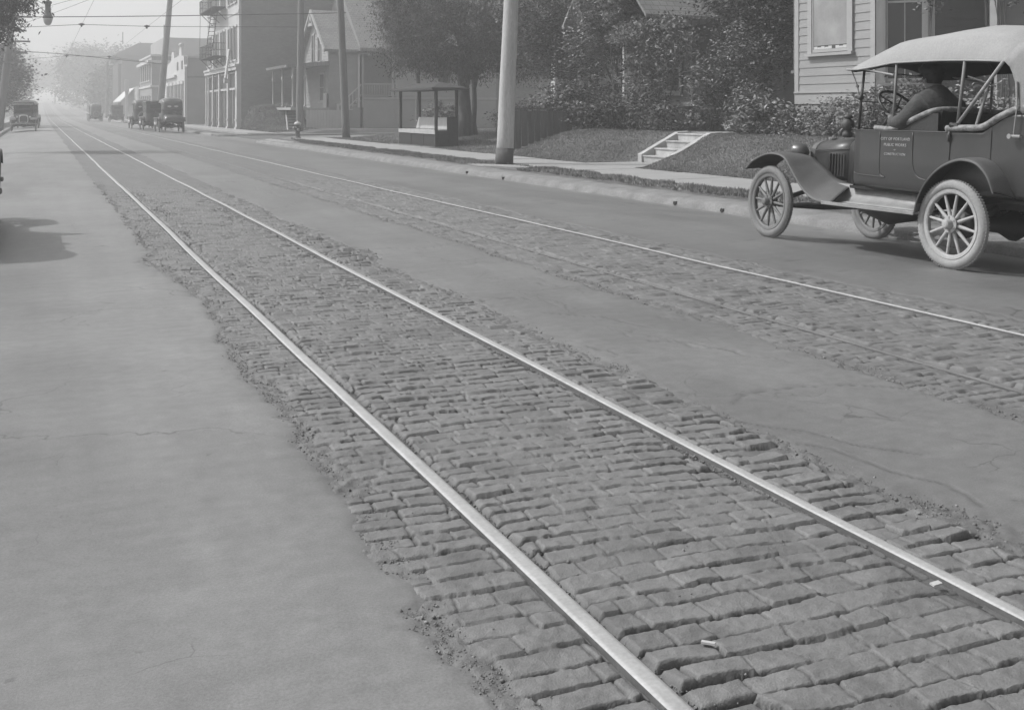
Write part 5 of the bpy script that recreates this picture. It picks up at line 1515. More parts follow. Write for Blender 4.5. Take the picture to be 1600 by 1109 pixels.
for k, (z_, a_) in enumerate(((1.05, 0), (1.25, .4), (2.35, -.3), (3.1, .2))): b.lathe([(0.001, 0), (.012, 0), (.02, .01), (.001, .012)], (10.38 - 0.21 + .02 * z_ * 0.2, 24.25, z_), 'X', 6)
pole(13.28, 50.2, 0.04, 9.0, 0.19, 0.15, -0.42, 0.0, "dark pole at the back of the pavement just left of the shelter", m=M_poled)
pole(13.95, 63.4, 0.05, 9.5, 0.22, 0.17, 0.12, 0.0, "pale-edged pole on the far side of the side street behind the hydrant", m=M_poled)
pole(9.95, 104, 0.02, 13.5, 0.33, 0.22, 1.2, 0.0, "leaning pole rising behind the three parked cars", m=M_poled)
pole(9.9, 186, 0.1, 9.2, 0.26, 0.2, 0.05, 0.0, "hazy distant pole left of the far awning", m=M_poled)
pole(9.9, 238, 0.5, 8.6, 0.24, 0.18, 0.0, 0.0, "very distant pole, right one of the faint pair", m=M_poled, arms=((8.2, 1.8, 0),))
pole(9.9, 262, 0.8, 7.4, 0.24, 0.18, 0.0, 0.0, "very distant pole, left one of the faint pair", m=M_poled)
pole(-2.45, 78, 0.02, 8.6, 0.26, 0.20, 0.95, 0.0, "leaning cross-armed pole on the left pavement beside the light-roofed car", m=M_poled,
     arms=((5.8, 2.5, 0), (5.05, 2.3, 0), (4.45, 2.1, 0), (7.4, 2.4, 0), (6.5, 1.9, 0)))
pole(-3.2, 93, 0.02, 5.0, 0.2, 0.16, 0.1, 0.0, "second dimmer pole just behind the cross-armed pole on the left", m=M_poled)

# ------------------------------------------------------------------ corner houses beyond the side street
A = empty("house", (16.4, 68.0, 0.2), label="small gabled cottage with front porch left of the dark pole", cat="house")
mb = MB(); mb.prism([(66.3, 0.3), (66.3, 5.2), (69.6, 7.55), (72.9, 5.2), (72.9, 0.3)], 16.4, 18.3, 'X'); hb(mb, "wall", M_sidmid, A)
mb = MB()
z_ = 0.5
while z_ < 7.3:
    hw = 3.3 if z_ < 5.2 else 3.3 * (7.5 - z_) / 2.35
    if hw > 0.2: lap(mb, (16.398, 69.6 + hw), (16.398, 69.6 - hw), z_, z_ + 0.2, 0.2, nF, 0.03)
    z_ += 0.2
lap(mb, (16.4, 66.298), (18.3, 66.298), 0.5, 5.2, 0.2, (0, -1), 0.03)
hb(mb, "siding", M_siding, A)
mb = MB(); mb.prism([(65.9, 4.95), (69.6, 7.62), (73.3, 4.95), (73.3, 5.1), (69.6, 7.80), (65.9, 5.1)], 16.1, 18.6, 'X'); hb(mb, "roof", M_roof, A)
mb = MB()
mb.prism([(65.85, 4.90), (69.6, 7.60), (69.6, 7.84), (65.85, 5.12)], 15.98, 16.09, 'X'); mb.prism([(73.35, 4.90), (69.6, 7.60), (69.6, 7.84), (73.35, 5.12)], 15.98, 16.09, 'X')
mb.prism([(69.0, 6.75), (70.2, 6.75), (70.05, 6.95), (69.15, 6.95)], 15.99, 16.08, 'X'); mb.prism([(69.0, 6.8), (69.6, 7.5), (70.2, 6.8), (69.6, 7.2)], 15.99, 16.07, 'X')
hb(mb, "bargeboard", M_trim, A)
loc(window(A, (16.39, 70.6), (16.39, 70.0), 4.4, 6.2, nF, M_trim, M_dark, fw=.1), A)
loc(window(A, (16.39, 68.9), (16.39, 68.2), 4.4, 6.0, nF, M_trim, M_dark, fw=.1), A)
loc(window(A, (16.39, 68.4), (16.39, 67.2), 1.9, 3.6, nF, M_trim, M_dark, fw=.12), A)
mb = MB(); mb.prism([(13.75, 3.95), (13.7, 4.10), (16.38, 4.38), (16.38, 4.1)], 66.0, 72.5, 'Y'); hb(mb, "porch_roof", M_roof, A)
mb = MB(); mb.b2(14.0, 16.38, 66.05, 72.4, 1.36, 1.5); hb(mb, "porch_floor", M_trim, A)
mb = MB()
for k in range(13): mb.b2(14.95 + .18 * k, 14.95 + .18 * k + .165, 66.0, 66.03, 0.2, 1.355)
hb(mb, "skirting", M_white, A)
for (x_, y_) in ((14.9, 66.15), (14.15, 66.15), (14.15, 69.2), (14.15, 72.2)):
    mb = MB(); mb.lathe([(.09, 1.5), (.09, 1.62), (.05, 1.66), (.06, 2.4), (.05, 3.2), (.09, 3.25), (.09, 3.4), (.05, 3.44), (.06, 3.95)], (x_, y_, 0), 'Z', 10); hb(mb, "porch_post", M_trim, A, smooth=True)
mb = MB(); mb.b2(16.2, 16.25, 66.1, 66.9, 1.5, 2.4); hb(mb, "railing", M_trim, A)

B = empty("house", (18.5, 70.0, 0.2), label="large pale house with gabled entry stairs and balustraded porch right of the dark pole", cat="house")
mb = MB(); mb.b2(18.6, 27.6, 66.25, 66.45, 0.1, 2.05); mb.b2(20.7, 27.6, 66.25, 66.5, 2.07, 5.2); mb.b2(18.6, 20.7, 67.8, 68.0, 2.07, 5.2); mb.b2(20.7, 20.9, 66.5, 68, 2.07, 5.2); mb.b2(18.5, 18.62, 69.6, 76, 0.1, 5.2); mb.b2(27.4, 27.6, 66.5, 76, 0.1, 5.2)
hb(mb, "wall", M_sidmid, B)
mb = MB(); lap(mb, (18.6, 66.248), (27.6, 66.248), 0.25, 2.0, 0.17, (0, -1), 0.03); lap(mb, (20.7, 66.248), (27.6, 66.248), 2.25, 5.1, 0.17, (0, -1), 0.03); lap(mb, (18.6, 67.798), (20.7, 67.798), 2.25, 5.1, 0.17, (0, -1), 0.03)
hb(mb, "siding", M_sidmid, B)
mb = MB(); mb.b2(18.55, 27.65, 66.16, 66.245, 2.04, 2.16); hb(mb, "belt_course", M_trim, B)
mb = MB(); mb.b2(18.6, 20.68, 66.46, 67.79, 2.0, 2.12); hb(mb, "porch_floor", M_sidmid, B)
mb = MB(); mb.prism([(65.7, 5.15), (71.2, 9.8), (76.7, 5.15)], 18.3, 28.0, 'X'); mb.prism([(65.62, 5.02), (65.9, 5.02), (65.9, 5.22), (65.62, 5.22)], 18.2, 28.1, 'X'); hb(mb, "roof", M_roof, B)
mb = MB(); mb.b2(18.62, 20.7, 66.22, 66.27, 2.95, 3.03); mb.b2(18.62, 20.7, 66.22, 66.27, 2.24, 2.30)
for k in range(13): mb.lathe([(.02, 2.3), (.035, 2.42), (.022, 2.55), (.035, 2.75), (.02, 2.95)], (18.72 + .155 * k, 66.245, 0), 'Z', 8)
hb(mb, "balustrade", M_trim, B)
mb = MB(); mb.b2(18.5, 18.62, 66.2, 66.32, 1.5, 5.1); hb(mb, "porch_post", M_trim, B)
mb = MB(); mb.b2(18.0, 18.12, 68.4, 68.52, 1.5, 5.0); hb(mb, "porch_post", M_trim, B)
mb = MB(); mb.b2(20.45, 20.57, 66.18, 66.33, 2.16, 5.1); hb(mb, "porch_post", M_sidmid, B)
# gabled entry facing the main street
mb = MB(); mb.prism([(66.2, 4.95), (68.9, 7.05), (71.6, 4.95)], 18.36, 18.5, 'X')
z_ = 5.0
while z_ < 6.95:
    hw = 2.65 * (7.05 - z_) / 2.1
    lap(mb, (18.358, 68.9 + hw), (18.358, 68.9 - hw), z_, z_ + 0.16, 0.16, nF, 0.03); z_ += 0.16
hb(mb, "gable", M_white, B)
mb = MB(); mb.prism([(65.95, 4.80), (68.9, 7.12), (71.85, 4.80), (71.85, 4.93), (68.9, 7.27), (65.95, 4.93)], 18.2, 20.6, 'X'); hb(mb, "entry_roof", M_roof, B)
mb = MB(); mb.b2(18.22, 18.35, 66.0, 71.8, 4.74, 4.94); hb(mb, "entry_beam", M_white, B)
mb = MB(); mb.b2(18.22, 18.34, 66.1, 66.22, 1.5, 4.73); mb.b2(18.22, 18.36, 68.7, 68.85, 1.5, 4.73); hb(mb, "entry_post", M_white, B)
mb = MB(); mb.b2(18.6, 18.7, 66.5, 69.5, 2.1, 5.0); hb(mb, "entry_wall", M_sidmid, B)
for k in range(6):
    mb = MB(); mb.b2(18.4 - .26 * k - .28, 18.4 - .26 * k, 66.25, 67.5, 0.2, 1.95 - .27 * k - .05); hb(mb, "stair_riser", M_sidmid, B)
    mb = MB(); mb.b2(18.4 - .26 * k - .31, 18.4 - .26 * k + .02, 66.17, 67.5, 1.95 - .27 * k - .048, 1.95 - .27 * k); hb(mb, "stair_tread", M_white, B)
for y_ in (66.22, 67.45):
    mb = MB(); mb.tube([(18.45, y_, 2.95), (16.95, y_, 1.55)], .05, 6); mb.tube([(18.45, y_, 2.3), (16.95, y_, .9)], .035, 6)
    for k in range(7): mb.tube([(18.35 - .22 * k, y_, 2.86 - .205 * k), (18.35 - .22 * k, y_, 1.98 - .205 * k)], .03, 6)
    mb.tube([(16.95, y_, .1), (16.95, y_, 1.75)], .07, 8); hb(mb, "handrail", M_white, B)
loc(window(B, (23.5, 66.22), (24.4, 66.22), 3.0, 4.6, (0, -1), M_trim, M_dark, fw=.12), B)
# wooden steps up the corner bank
mb = MB()
s_ = empty("wooden_stairs", (14.0, 66.0, 0.1), label="narrow wooden stairs climbing the grassy corner bank", cat="stairs")
for k in range(9):
    mb = MB(); x_ = 14.05 + 0.02 * k; y_ = 65.6 + .55 * k; z_ = 0.10 + .17 * k
    mb.b2(13.75 + .10 * k, 14.75 + .10 * k, y_, y_ + .5, z_, z_ + .07); hb(mb, "tread", M_sidmid, s_)
mb = MB(); mb.tube([(13.72, 65.5, .05), (14.55, 70.2, 1.55)], .05, 6); mb.tube([(14.78, 65.5, .05), (15.6, 70.2, 1.55)], .05, 6); hb(mb, "stringer", M_sidmid, s_)

# ------------------------------------------------------------------ brick block with fire escape
BB = empty("brick_building", (12.4, 75.4, 0), label="tall brick corner building with iron fire escapes over the street", cat="building")
mb = MB(); mb.b2(12.62, 36, 75.4, 90.6, -0.2, 15.0); hb(mb, "side_wall", M_brickw, BB)
fr = MB(); fr.b2(12.46, 12.615, 75.402, 90.598, 4.1, 15.2); hb(fr, "front_wall", M_brickf, BB)
def pier(y0, y1):
    mb = MB(); mb.b2(12.30, 12.615, y0, y1, 0.0, 4.098); mb.b2(12.24, 12.66, y0 - .06, y1 + .06, 0.0, 0.18); mb.b2(12.25, 12.66, y0 - .05, y1 + .05, 0.62, 0.72); hb(mb, "pier", M_brickf, BB)
for y0, y1 in ((75.42, 76.1), (79.2, 79.75), (83.3, 83.75), (86.6, 86.95), (89.0, 89.3), (90.2, 90.55)): pier(y0, y1)
for y0, y1 in ((76.1, 79.2), (79.75, 83.3), (83.75, 86.6), (86.95, 89.0), (89.3, 90.2)):
    mb = MB(); mb.b2(12.50, 12.56, y0 + .02, y1 - .02, 0.1, 4.0); f_ = hb(mb, "shopfront", M_dark, BB)
    mb = MB(); mb.b2(12.40, 12.47, y0 + .02, y1 - .02, 2.75, 2.9); mb.b2(12.40, 12.47, y0 + .02, y1 - .02, 3.9, 4.0); mb.b2(12.40, 12.47, (y0 + y1) / 2 - .05, (y0 + y1) / 2 + .05, 0.4, 2.75); loc(mb.build("shopfront_frame", M_brickf, BB), BB)
mb = MB(); mb.b2(12.22, 12.459, 75.3, 90.7, 4.1, 4.35); mb.b2(12.15, 12.459, 75.25, 90.75, 4.351, 4.5); hb(mb, "cornice", M_brickf, BB)
for fl in (4.75, 8.75, 12.6):
    for yc in (76.7, 78.1, 79.5, 81.6, 83.0, 85.2, 86.6, 88.6, 89.8):
        if fl > 12 and False: continue
        mb = MB(); mb.b2(12.448, 12.459, yc - .45, yc + .45, fl + .1, fl + 2.35); wn_ = hb(mb, "window", M_dark, BB)
        mb = MB(); mb.b2(12.36, 12.447, yc - .55, yc + .55, fl, fl + .1)
        mb.b2(12.40, 12.447, yc - .52, yc - .45, fl + .1, fl + 2.35); mb.b2(12.40, 12.447, yc + .45, yc + .52, fl + .1, fl + 2.35); mb.b2(12.40, 12.447, yc - .52, yc + .52, fl + 2.35, fl + 2.5)
        o_ = mb.build("window_frame", M_brickf, wn_)
mb = MB(); mb.b2(12.42, 12.459, 75.42, 90.58, 8.0, 8.2); mb.b2(12.42, 12.459, 75.42, 90.58, 11.8, 12.0); hb(mb, "string_course", M_brickf, BB)
for zf in (5.25, 8.8):
    fe = MB()
    fe.b2(11.45, 12.35, 80.6, 87.6, zf, zf + .04)
    for k in range(12): fe.b2(11.45, 12.35, 80.6 + .6 * k, 80.65 + .6 * k, zf - .06, zf - .002)
    p_ = hb(fe, "fire_escape_platform", M_iron, BB)
    fe = MB()
    for hh in (.45, .95):
        fe.tube([(12.35, 80.6, zf + hh), (11.45, 80.6, zf + hh), (11.45, 87.6, zf + hh), (12.35, 87.6, zf + hh)], .022, 6)
    for k in range(25): fe.tube([(11.45, 80.6 + 7 * k / 24, zf), (11.45, 80.6 + 7 * k / 24, zf + .95)], .014, 5)
    for k in range(1, 4):
        for yy in (80.6, 87.6): fe.tube([(11.45 + .22 * k, yy, zf), (11.45 + .22 * k, yy, zf + .95)], .014, 5)
    o_ = fe.build("fire_escape_railing", M_iron, p_)
    for yy in (80.8, 84, 87.4):
        fe = MB(); fe.tube([(11.5, yy, zf), (12.42, yy, zf - .9)], .03, 6); fe.build("fire_escape_bracket", M_iron, p_)
fe = MB()
for xx in (11.62, 12.05): fe.tube([(xx, 85.8, 5.3), (xx, 82.2, 8.85)], .03, 6)
for k in range(13): fe.tube([(11.62, 85.8 - .28 * k, 5.3 + .276 * k), (12.05, 85.8 - .28 * k, 5.3 + .276 * k)], .02, 5)
fe.tube([(11.5, 87.5, 9.7), (11.5, 87.9, 6.2)], .02, 5)
hb(fe, "fire_escape_stair", M_iron, BB)
mb = MB(); mb.tube([(12.3, 78.6, 5.6), (11.7, 76.4, 3.5)], .10, 8); mb.b2(11.6, 11.85, 76.1, 76.7, 3.2, 3.5); hb(mb, "sloping_duct", M_trim, BB)

# ------------------------------------------------------------------ farther street fronts
W = empty("shop_building", (12.4, 105, 0), label="clapboard-sided shop with pale ornamental stepped front", cat="building")
mb = MB(); mb.prism([(12.6, -.2), (12.6, 6.30), (26, 6.30), (26, -.2)], 104.9, 122, 'Y'); hb(mb, "side_wall", M_sidmid, W)
mb = MB(); lap(mb, (12.6, 104.898), (26, 104.898), 0.1, 4.3, 0.2, (0, -1), 0.03); hb(mb, "siding", M_sidmid, W)
mb = MB(); mb.b2(12.6, 26, 104.8, 104.899, 6.2, 6.4); hb(mb, "coping", M_white, W)
mb = MB(); mb.b2(12.6, 26, 104.86, 104.897, 4.35, 4.5); hb(mb, "band", M_poled, W)
mb = MB(); mb.prism([(104.8, 0), (104.8, 5.4), (105.3, 5.6), (105.5, 6.4), (107.2, 6.5), (107.5, 7.3), (109.0, 7.4), (109.4, 6.6), (113.4, 6.5), (113.8, 7.2), (115.5, 7.2), (116, 6.4), (122.4, 5.6), (122.4, 0)], 12.35, 12.58, 'X'); hb(mb, "front_wall", M_white, W)
for y0, y1 in ((105.6, 107.4), (108.2, 110.2), (111, 113), (114, 116.5), (117.5, 120)):
    mb = MB(); mb.b2(12.30, 12.345, y0, y1, 0.4, 3.8); w_ = hb(mb, "window", M_dark, W)
    mb = MB(); mb.b2(12.22, 12.299, y0 - .1, y1 + .1, 3.8, 4.1); mb.b2(12.22, 12.299, y0, y1, 2.2, 2.32); o_ = mb.build("window_frame", M_white, w_)
for y0, y1 in ((106.2, 107.2), (109.8, 110.8)):
    mb = MB(); mb.b2(12.30, 12.345, y0, y1, 5.2, 6.0); hb(mb, "vent", M_dark, W)
mb = MB(); mb.lathe([(0.001, 7.3), (.25, 7.3), (.15, 7.4), (.25, 7.5), (.25, 7.65), (.12, 7.75), (.001, 7.8)], (12.46, 108.4, 0), 'Z', 12); hb(mb, "finial", M_white, W, smooth=True)
mb = MB(); mb.b2(12.1, 12.349, 111, 122.2, 4.55, 4.8); hb(mb, "cornice", M_white, W)

T2 = empty("brick_building", (12.4, 137.8, 0), label="two-storey brick building with white cornice bands between shop and tall hall", cat="building")
mb = MB(); mb.b2(12.4, 26, 137.8, 154.2, -.2, 7.9); hb(mb, "wall", M_brickw, T2)
for z0, z1, d_ in ((7.0, 7.35, .45), (7.85, 8.05, .12), (4.1, 4.35, .15)):
    mb = MB(); mb.b2(12.4 - d_, 26, 137.8 - d_ * .6, 154.2 + d_ * .6, z0, z1); hb(mb, "cornice_band", M_white, T2)
for zz in (1.2, 5.0):
    for k in range(5):
        mb = MB(); y_ = 139.4 + 3.0 * k; mb.b2(12.32, 12.398, y_, y_ + 1.5, zz, zz + 1.9); w_ = hb(mb, "window", M_dark, T2)
        mb = MB(); mb.b2(12.26, 12.318, y_ + .68, y_ + .82, zz, zz + 1.9); mb.b2(12.22, 12.318, y_ - .1, y_ + 1.6, zz - .15, zz - .01); o_ = mb.build("window_frame", M_white, w_)

T3 = empty("hall_building", (12.4, 190, .3), label="big hazy dark block with overhanging eaves beyond the white-banded brick building", cat="building")
mb = MB(); mb.b2(12.4, 40, 190, 206, -.2, 10.3); mb.b2(11.6, 40.5, 189.5, 206.5, 9.9, 10.3); mb.prism([(11.0, 10.3), (41, 10.3), (36, 12.4), (15, 12.4)], 189, 207, 'Y'); hb(mb, "wall", M_far, T3)
mb = MB()
for k in range(5): mb.b2(11.9, 12.398, 191 + 3 * k, 192.6 + 3 * k, 2.0, 9.0)
hb(mb, "bay_window", M_dark, T3)
mb = MB(); mb.tube([(12.6, 190.5, 12.2), (12.6, 190.5, 14.2)], .07, 6); hb(mb, "flagpole", M_iron, T3)
T4 = empty("warehouse", (15.5, 150, 0), label="plain tall grey block rising behind the clapboard shop", cat="building")
mb = MB(); mb.b2(15.6, 33, 156, 175, -.2, 11.3); hb(mb, "wall", M_far, T4)
mb = MB(); mb.tube([(15.7, 156.1, 11.2), (15.7, 156.1, 13.0)], .10, 6); hb(mb, "chimney_pipe", M_iron, T4)
T5 = empty("awning_shop", (11, 170, 0), label="low distant shop with a sloping pale awning over the pavement", cat="shop")
mb = MB(); mb.b2(12.5, 22, 158, 182, -.2, 4.6); hb(mb, "wall", M_far, T5)
mb = MB(); mb.prism([(10.6, 2.5), (12.49, 4.4), (12.49, 4.55), (10.6, 2.65)], 165, 182, 'Y'); hb(mb, "awning", M_white, T5)
mb = MB(); mb.b2(10.9, 11.3, 160, 160.4, 0, 5.6); mb.b2(10.8, 11.4, 159.7, 159.95, 3.8, 5.5); hb(mb, "sign_post", M_white, T5)

# left side, far
T6 = empty("house", (-9, 100, 0), label="hazy two-storey house front on the left behind the cross-armed pole", cat="house")
mb = MB(); mb.b2(-16, -6.6, 112, 126, -.1, 6.2); mb.prism([(-16.5, 6.2), (-6.1, 6.2), (-11.3, 9.5)], 111.6, 126.4, 'Y'); hb(mb, "wall", M_far, T6)
for k in range(3):
    mb = MB(); mb.b2(-8.4 - 2.6 * k, -7.2 - 2.6 * k, 111.9, 111.998, 3.5, 5.3); hb(mb, "window", M_dark, T6)

# ------------------------------------------------------------------ trees
tree("tree", 16.0, 41.8, gz(16, 41.8), 5.2, 0.30,
     [(15.5, 41.2, 4.2, 2.2, 2.0, 1.5), (13.6, 41.2, 4.3, 1.4, 1.5, 1.4), (17.6, 41.0, 4.2, 1.6, 1.7, 1.5), (14.3, 42.4, 5.6, 2.0, 2.0, 1.6), (16.6, 41.5, 6.2, 2.3, 2.1, 1.8), (13.1, 41.6, 3.4, .7, .9, .7), (18.6, 41.2, 3.4, 1.0, 1.1, .8), (15.4, 40.6, 3.1, 1.7, 1.0, .7)],
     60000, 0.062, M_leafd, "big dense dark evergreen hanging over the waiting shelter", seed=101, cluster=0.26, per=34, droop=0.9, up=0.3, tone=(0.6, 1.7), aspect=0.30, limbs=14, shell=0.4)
tree("tree", 16.6, 42.2, gz(16.6, 42.2), 3.6, 0.13, [(17.3, 42.6, 4.3, 1.0, .8, .8), (16.8, 42.6, 4.9, .8, .8, .8)], 4000, 0.06, M_leafd,
     "slim second trunk right beside the dark evergreen's trunk", seed=102, droop=0.8, tone=(.6, 1.7), aspect=.35)
tree("tree", 15.6, 56.0 - 9.5, gz(15.6, 46.5), 4.0, 0.14, [(14.9, 46.2, 5.2, .9, 1.0, 1.3), (15.5, 46.4, 4.1, .9, 1.0, 1.0), (14.7, 46.3, 6.6, 1.0, 1.0, 1.0)], 12000, 0.07, M_leaf,
     "light-leaved tree peeking out left of the dark evergreen", seed=103, tone=(0.8, 2.4), cluster=0.25)
shrub("shrub", [(15.4, 42.8, .95, .9, .6, .75)], 2600, 0.06, M_leaf, "sunlit bush seen through the waiting shelter", 104, tone=(.7, 2.0))
shrub("shrub", [(17.2, 39.4, .9, .9, .8, .8), (18.3, 39.6, .8, .8, .8, .6)], 4200, 0.055, M_leafd, "dark rounded bush between the evergreen's trunk and the tall pale pole", 105, tone=(.8, 2.0))
tree("tree", 19.0, 38.0, gz(19, 38), 3.6, 0.18, [(18.3, 36.6, 4.0, 1.6, 1.6, 1.5), (17.1, 36.4, 5.2, 1.6, 1.6, 1.5), (19.2, 36.2, 5.6, 1.8, 1.6, 1.6), (17.2, 35.8, 3.4, 1.1, 1.0, .9), (19.6, 35.6, 3.2, 1.1, 1.1, .9)], 30000, 0.066, M_leafd,
     "full mid-green tree filling the gap right of the tall pale pole", seed=106, tone=(0.7, 2.3), cluster=0.26)
tree("tree", 18.2, 32.6, gz(18.2, 32.6), 3.0, 0.14, [(17.4, 31.6, 4.3, 1.2, 1.2, 1.2), (18.2, 31.2, 5.2, 1.5, 1.2, 1.2), (16.6, 31.6, 3.4, .9, .9, .8), (17.0, 31.0, 5.2, 1.1, 1.0, 1.0)], 18000, 0.06, M_leaf,
     "leafy tree above the board fence, left of the vine-covered house", seed=107, tone=(0.45, 1.6), cluster=0.22)
shrub("shrub", [(14.9, 30.6, 1.5, .9, .6, .8), (15.8, 30.4, 1.6, .8, .6, .8), (14.2, 29.9, 1.5, .5, .35, .35), (15.1, 29.3, 1.2, .5, .4, .5)], 7500, 0.06, M_leaf, "loose shrub spilling over the top of the board fence", 108, tone=(.45, 1.5))
shrub("shrub", [(16.9, 30.1, 1.5, .8, .7, .9), (16.2, 29.2, 1.2, .6, .5, .6)], 4200, 0.055, M_leafd, "dark shrub where the board fence meets the lawn crest", 109, tone=(.7, 2.0))
# pale gable glimpsed between the trees
G_ = empty("house", (20, 33, .5), label="pale house wall glimpsed between trees above the board fence", cat="house")
mb = MB(); mb.b2(18.9, 24.5, 33.4, 39.2, 0.2, 4.6); hb(mb, "wall", M_sidmid, G_)
mb = MB(); lap(mb, (18.9, 33.398), (24.5, 33.398), 0.5, 4.5, .18, (0, -1)); lap(mb, (18.898, 39.2), (18.898, 33.4), .5, 4.5, .18, nF); hb(mb, "siding", M_sidmid, G_)
mb = MB(); mb.prism([(32.9, 4.6), (36.3, 7.4), (39.7, 4.6)], 18.5, 25, 'X'); hb(mb, "roof", M_roof, G_)
loc(window(G_, (18.89, 36.2), (18.89, 35.4), 1.8, 3.4, nF, M_trim, M_dark, fw=.12), G_)

# tree reaching in at the top left
tree("tree", -5.4, 41.0, 0.0, 5.4, 0.22, [(-1.9, 40.2, 4.9, .95, 1.0, .9), (-2.2, 40.6, 6.2, 1.6, 1.4, 1.2), (-0.62, 39.4, 4.85, .55, .6, .33), (-1.0, 39.6, 4.1, .50, .5, .33), (-1.7, 40.0, 3.75, .65, .6, .30), (-0.75, 39.4, 5.6, .6, .6, .40), (-1.2, 39.8, 4.6, .5, .5, .4)],
     15000, 0.075, M_leafd, "dark leafy tree reaching into the picture at top left", seed=110, tone=(.6, 1.6), cluster=0.20, aspect=.4, droop=.6)
far_t = [
 (-4.6, 98, 5.4, [(-3.2, 97, 5.0, 1.7, 2, 1.6), (-5.2, 98, 4.2, 2.2, 2.2, 2.4), (-2.3, 96, 3.9, 1.35, 1.6, 1.3), (-3.6, 97, 6.0, 1.1, 1.2, .9), (-2.9, 96, 2.6, 1.2, 1.5, 1.0), (-4.2, 97, 2.2, 1.6, 1.6, 1.3)], "hazy round tree over the left pavement behind the parked cars"),
 (-9.0, 210, 9.0, [(-6, 208, 8, 4, 5, 4), (-9, 212, 6, 5, 5, 5), (-4.4, 205, 5, 3, 4, 4)], "faint distant tree on the left where the street narrows"),
 (12.5, 300, 9.0, [(9.5, 298, 12, 5, 6, 5), (14, 302, 10, 6, 6, 7), (8, 296, 6.5, 4, 5, 4.5), (18, 304, 9, 6, 6, 7)], "faint tall tree closing the far end of the street, left part"),
 (22, 280, 9.0, [(18, 276, 9.5, 6, 6, 6), (24, 282, 9, 6, 6, 6.5), (16, 270, 5, 4, 5, 4)], "faint broad tree behind the farthest poles"),
 (11.5, 228, 5.0, [(12, 226, 5.6, 2.6, 3, 3.2), (14.5, 224, 6.4, 3, 3, 3.6), (11.6, 222, 3.0, 2, 2.5, 2.2)], "hazy tree beside the big dark block with eaves"),
 (5, 420, 10.0, [(14, 420, 14, 8, 6, 8), (2, 425, 12, 6, 6, 5), (-8, 418, 13, 8, 6, 8)], "palest tree at the very end of the street"),
]
for i, (x_, y_, th, bl, lb) in enumerate(far_t):
    sc_ = max(0.16, y_ * 0.0013)
    tree("tree", x_, y_, hz(y_), th, 0.24, [(a, b_, c_ + hz(y_) * .5, d, e_, f_) for a, b_, c_, d, e_, f_ in bl], 16000, sc_, M_leafd, lb, seed=120 + i, cluster=0.5 * sc_ / 0.16, tone=(.7, 1.5), per=22, group="hazy trees down the street")

# ------------------------------------------------------------------ parked cars
carg = "cars parked along the street"
c1 = make_tourer("dark roadster with two pale oval rear windows, nearest of the cars parked at right", (7.40, 69.6, -0.03), 0, detail=1, windows=True, group=carg, name="roadster", rear_spoke=M_spoke, tyre=M_tyre)
dk = MB(); dk.loft([[(-.52, u, .70), (-.53, u, z * .92), (-.40, u, z), (0, u, z + .05), (.40, u, z), (.53, u, z * .92), (.52, u, .70)] for u, z in ((-1.55, .78), (-1.5, .92), (-1.3, 1.02), (-.95, 1.12))], cap=True); dk.build("rear_deck", M_carpaint, c1, smooth=True)
c2 = make_tourer("dark closed car squeezed between the roadster and the car with a spare wheel", (7.05, 76.5, -0.02), 0, detail=1, top="none", closed=True, group=carg, name="sedan_car", top_m=M_carpaint)
c3 = make_tourer("dark touring car with a round spare wheel on its back, beyond the closed car", (6.85, 83.6, -0.01), 0, detail=1, spare=1, windows=True, group=carg)
c4 = make_tourer("light-roofed closed car facing the camera on the left side of the street", (-0.95, 79.0, -0.02), math.pi, detail=1, paint=M_dust, top="none", closed=True, bumper=True, group=carg, name="sedan_car", top_m=M_white)
c5 = make_tourer("dark car tucked directly behind the light-roofed car on the left", (-.80, 92, -0.02), math.pi, detail=1, group=carg, name="touring_car")
c6 = make_tourer("second dark car in the row behind the light-roofed car, only its edge showing", (-.72, 104, -0.02), math.pi, detail=1, group=carg, name="touring_car", top="none", closed=True)
c7 = make_tourer("small hazy car far off in front of the distant poles", (6.1, 138, -0.02), 0, detail=1, group=carg, spare=1)
c8 = make_tourer("small hazy closed car just ahead of the far-off car near the poles", (6.3, 147, 0), 0, detail=1, group=carg, top="none", closed=True, name="sedan_car")
c9 = make_tourer("hazy dark car parked under the distant pale awning", (7.9, 129, -0.05), 0, detail=1, group=carg, top="none", closed=True, name="sedan_car")
c10 = make_tourer("black car mostly outside the left edge with only its rear mudguard showing", (-1.235, 12.30, -0.02), 0, detail=1, top="down", bumper=True, group=carg, name="touring_car", paint=M_carpaint)

# ------------------------------------------------------------------ overhead wires, street lamp
def wire(pts, r, label, group, n=14, sag=0.0, name="wire"):
    P_ = []
    for (a, b_) in zip(pts[:-1], pts[1:]):
        a = Vector(a); b_ = Vector(b_)
        for k in range(n):
            t = k / n; p = a + (b_ - a) * t; p.z -= sag * 4 * t * (1 - t); P_.append(p)
    P_.append(Vector(pts[-1]))
    mb = MB(); mb.tube(P_, r, 5); o_ = mb.build(name, M_wire); return props(o_, label, "wire", group)
for x_, lb in ((1.87, "trolley wire over the near pair of rails"), (4.90, "trolley wire over the far pair of rails")):
    wire([(x_, 20, 5.5), (x_, 57, 5.48), (x_, 88, 5.4), (x_, 120, 5.45), (x_, 300, 6.8)], 0.0055, lb, "trolley wires", 6)
wire([(-2.6, 57.3, 5.75), (13.3, 50.3, 5.95)], 0.020, "thick cable crossing the street highest, from the left tree to the brick building", "span wires", 14, 0.05)
wire([(-2.6, 57, 5.15), (1.87, 57, 5.52), (4.9, 57, 5.52), (13.9, 63.4, 6.2)], 0.012, "thin span wire carrying the nearer pair of hangers", "span wires", 6)
wire([(-2.7, 88, 5.75), (1.4, 88, 5.55), (9.9, 96, 5.2)], 0.024, "cable crossing the street lower and farther off, above the distant trees", "span wires", 8)
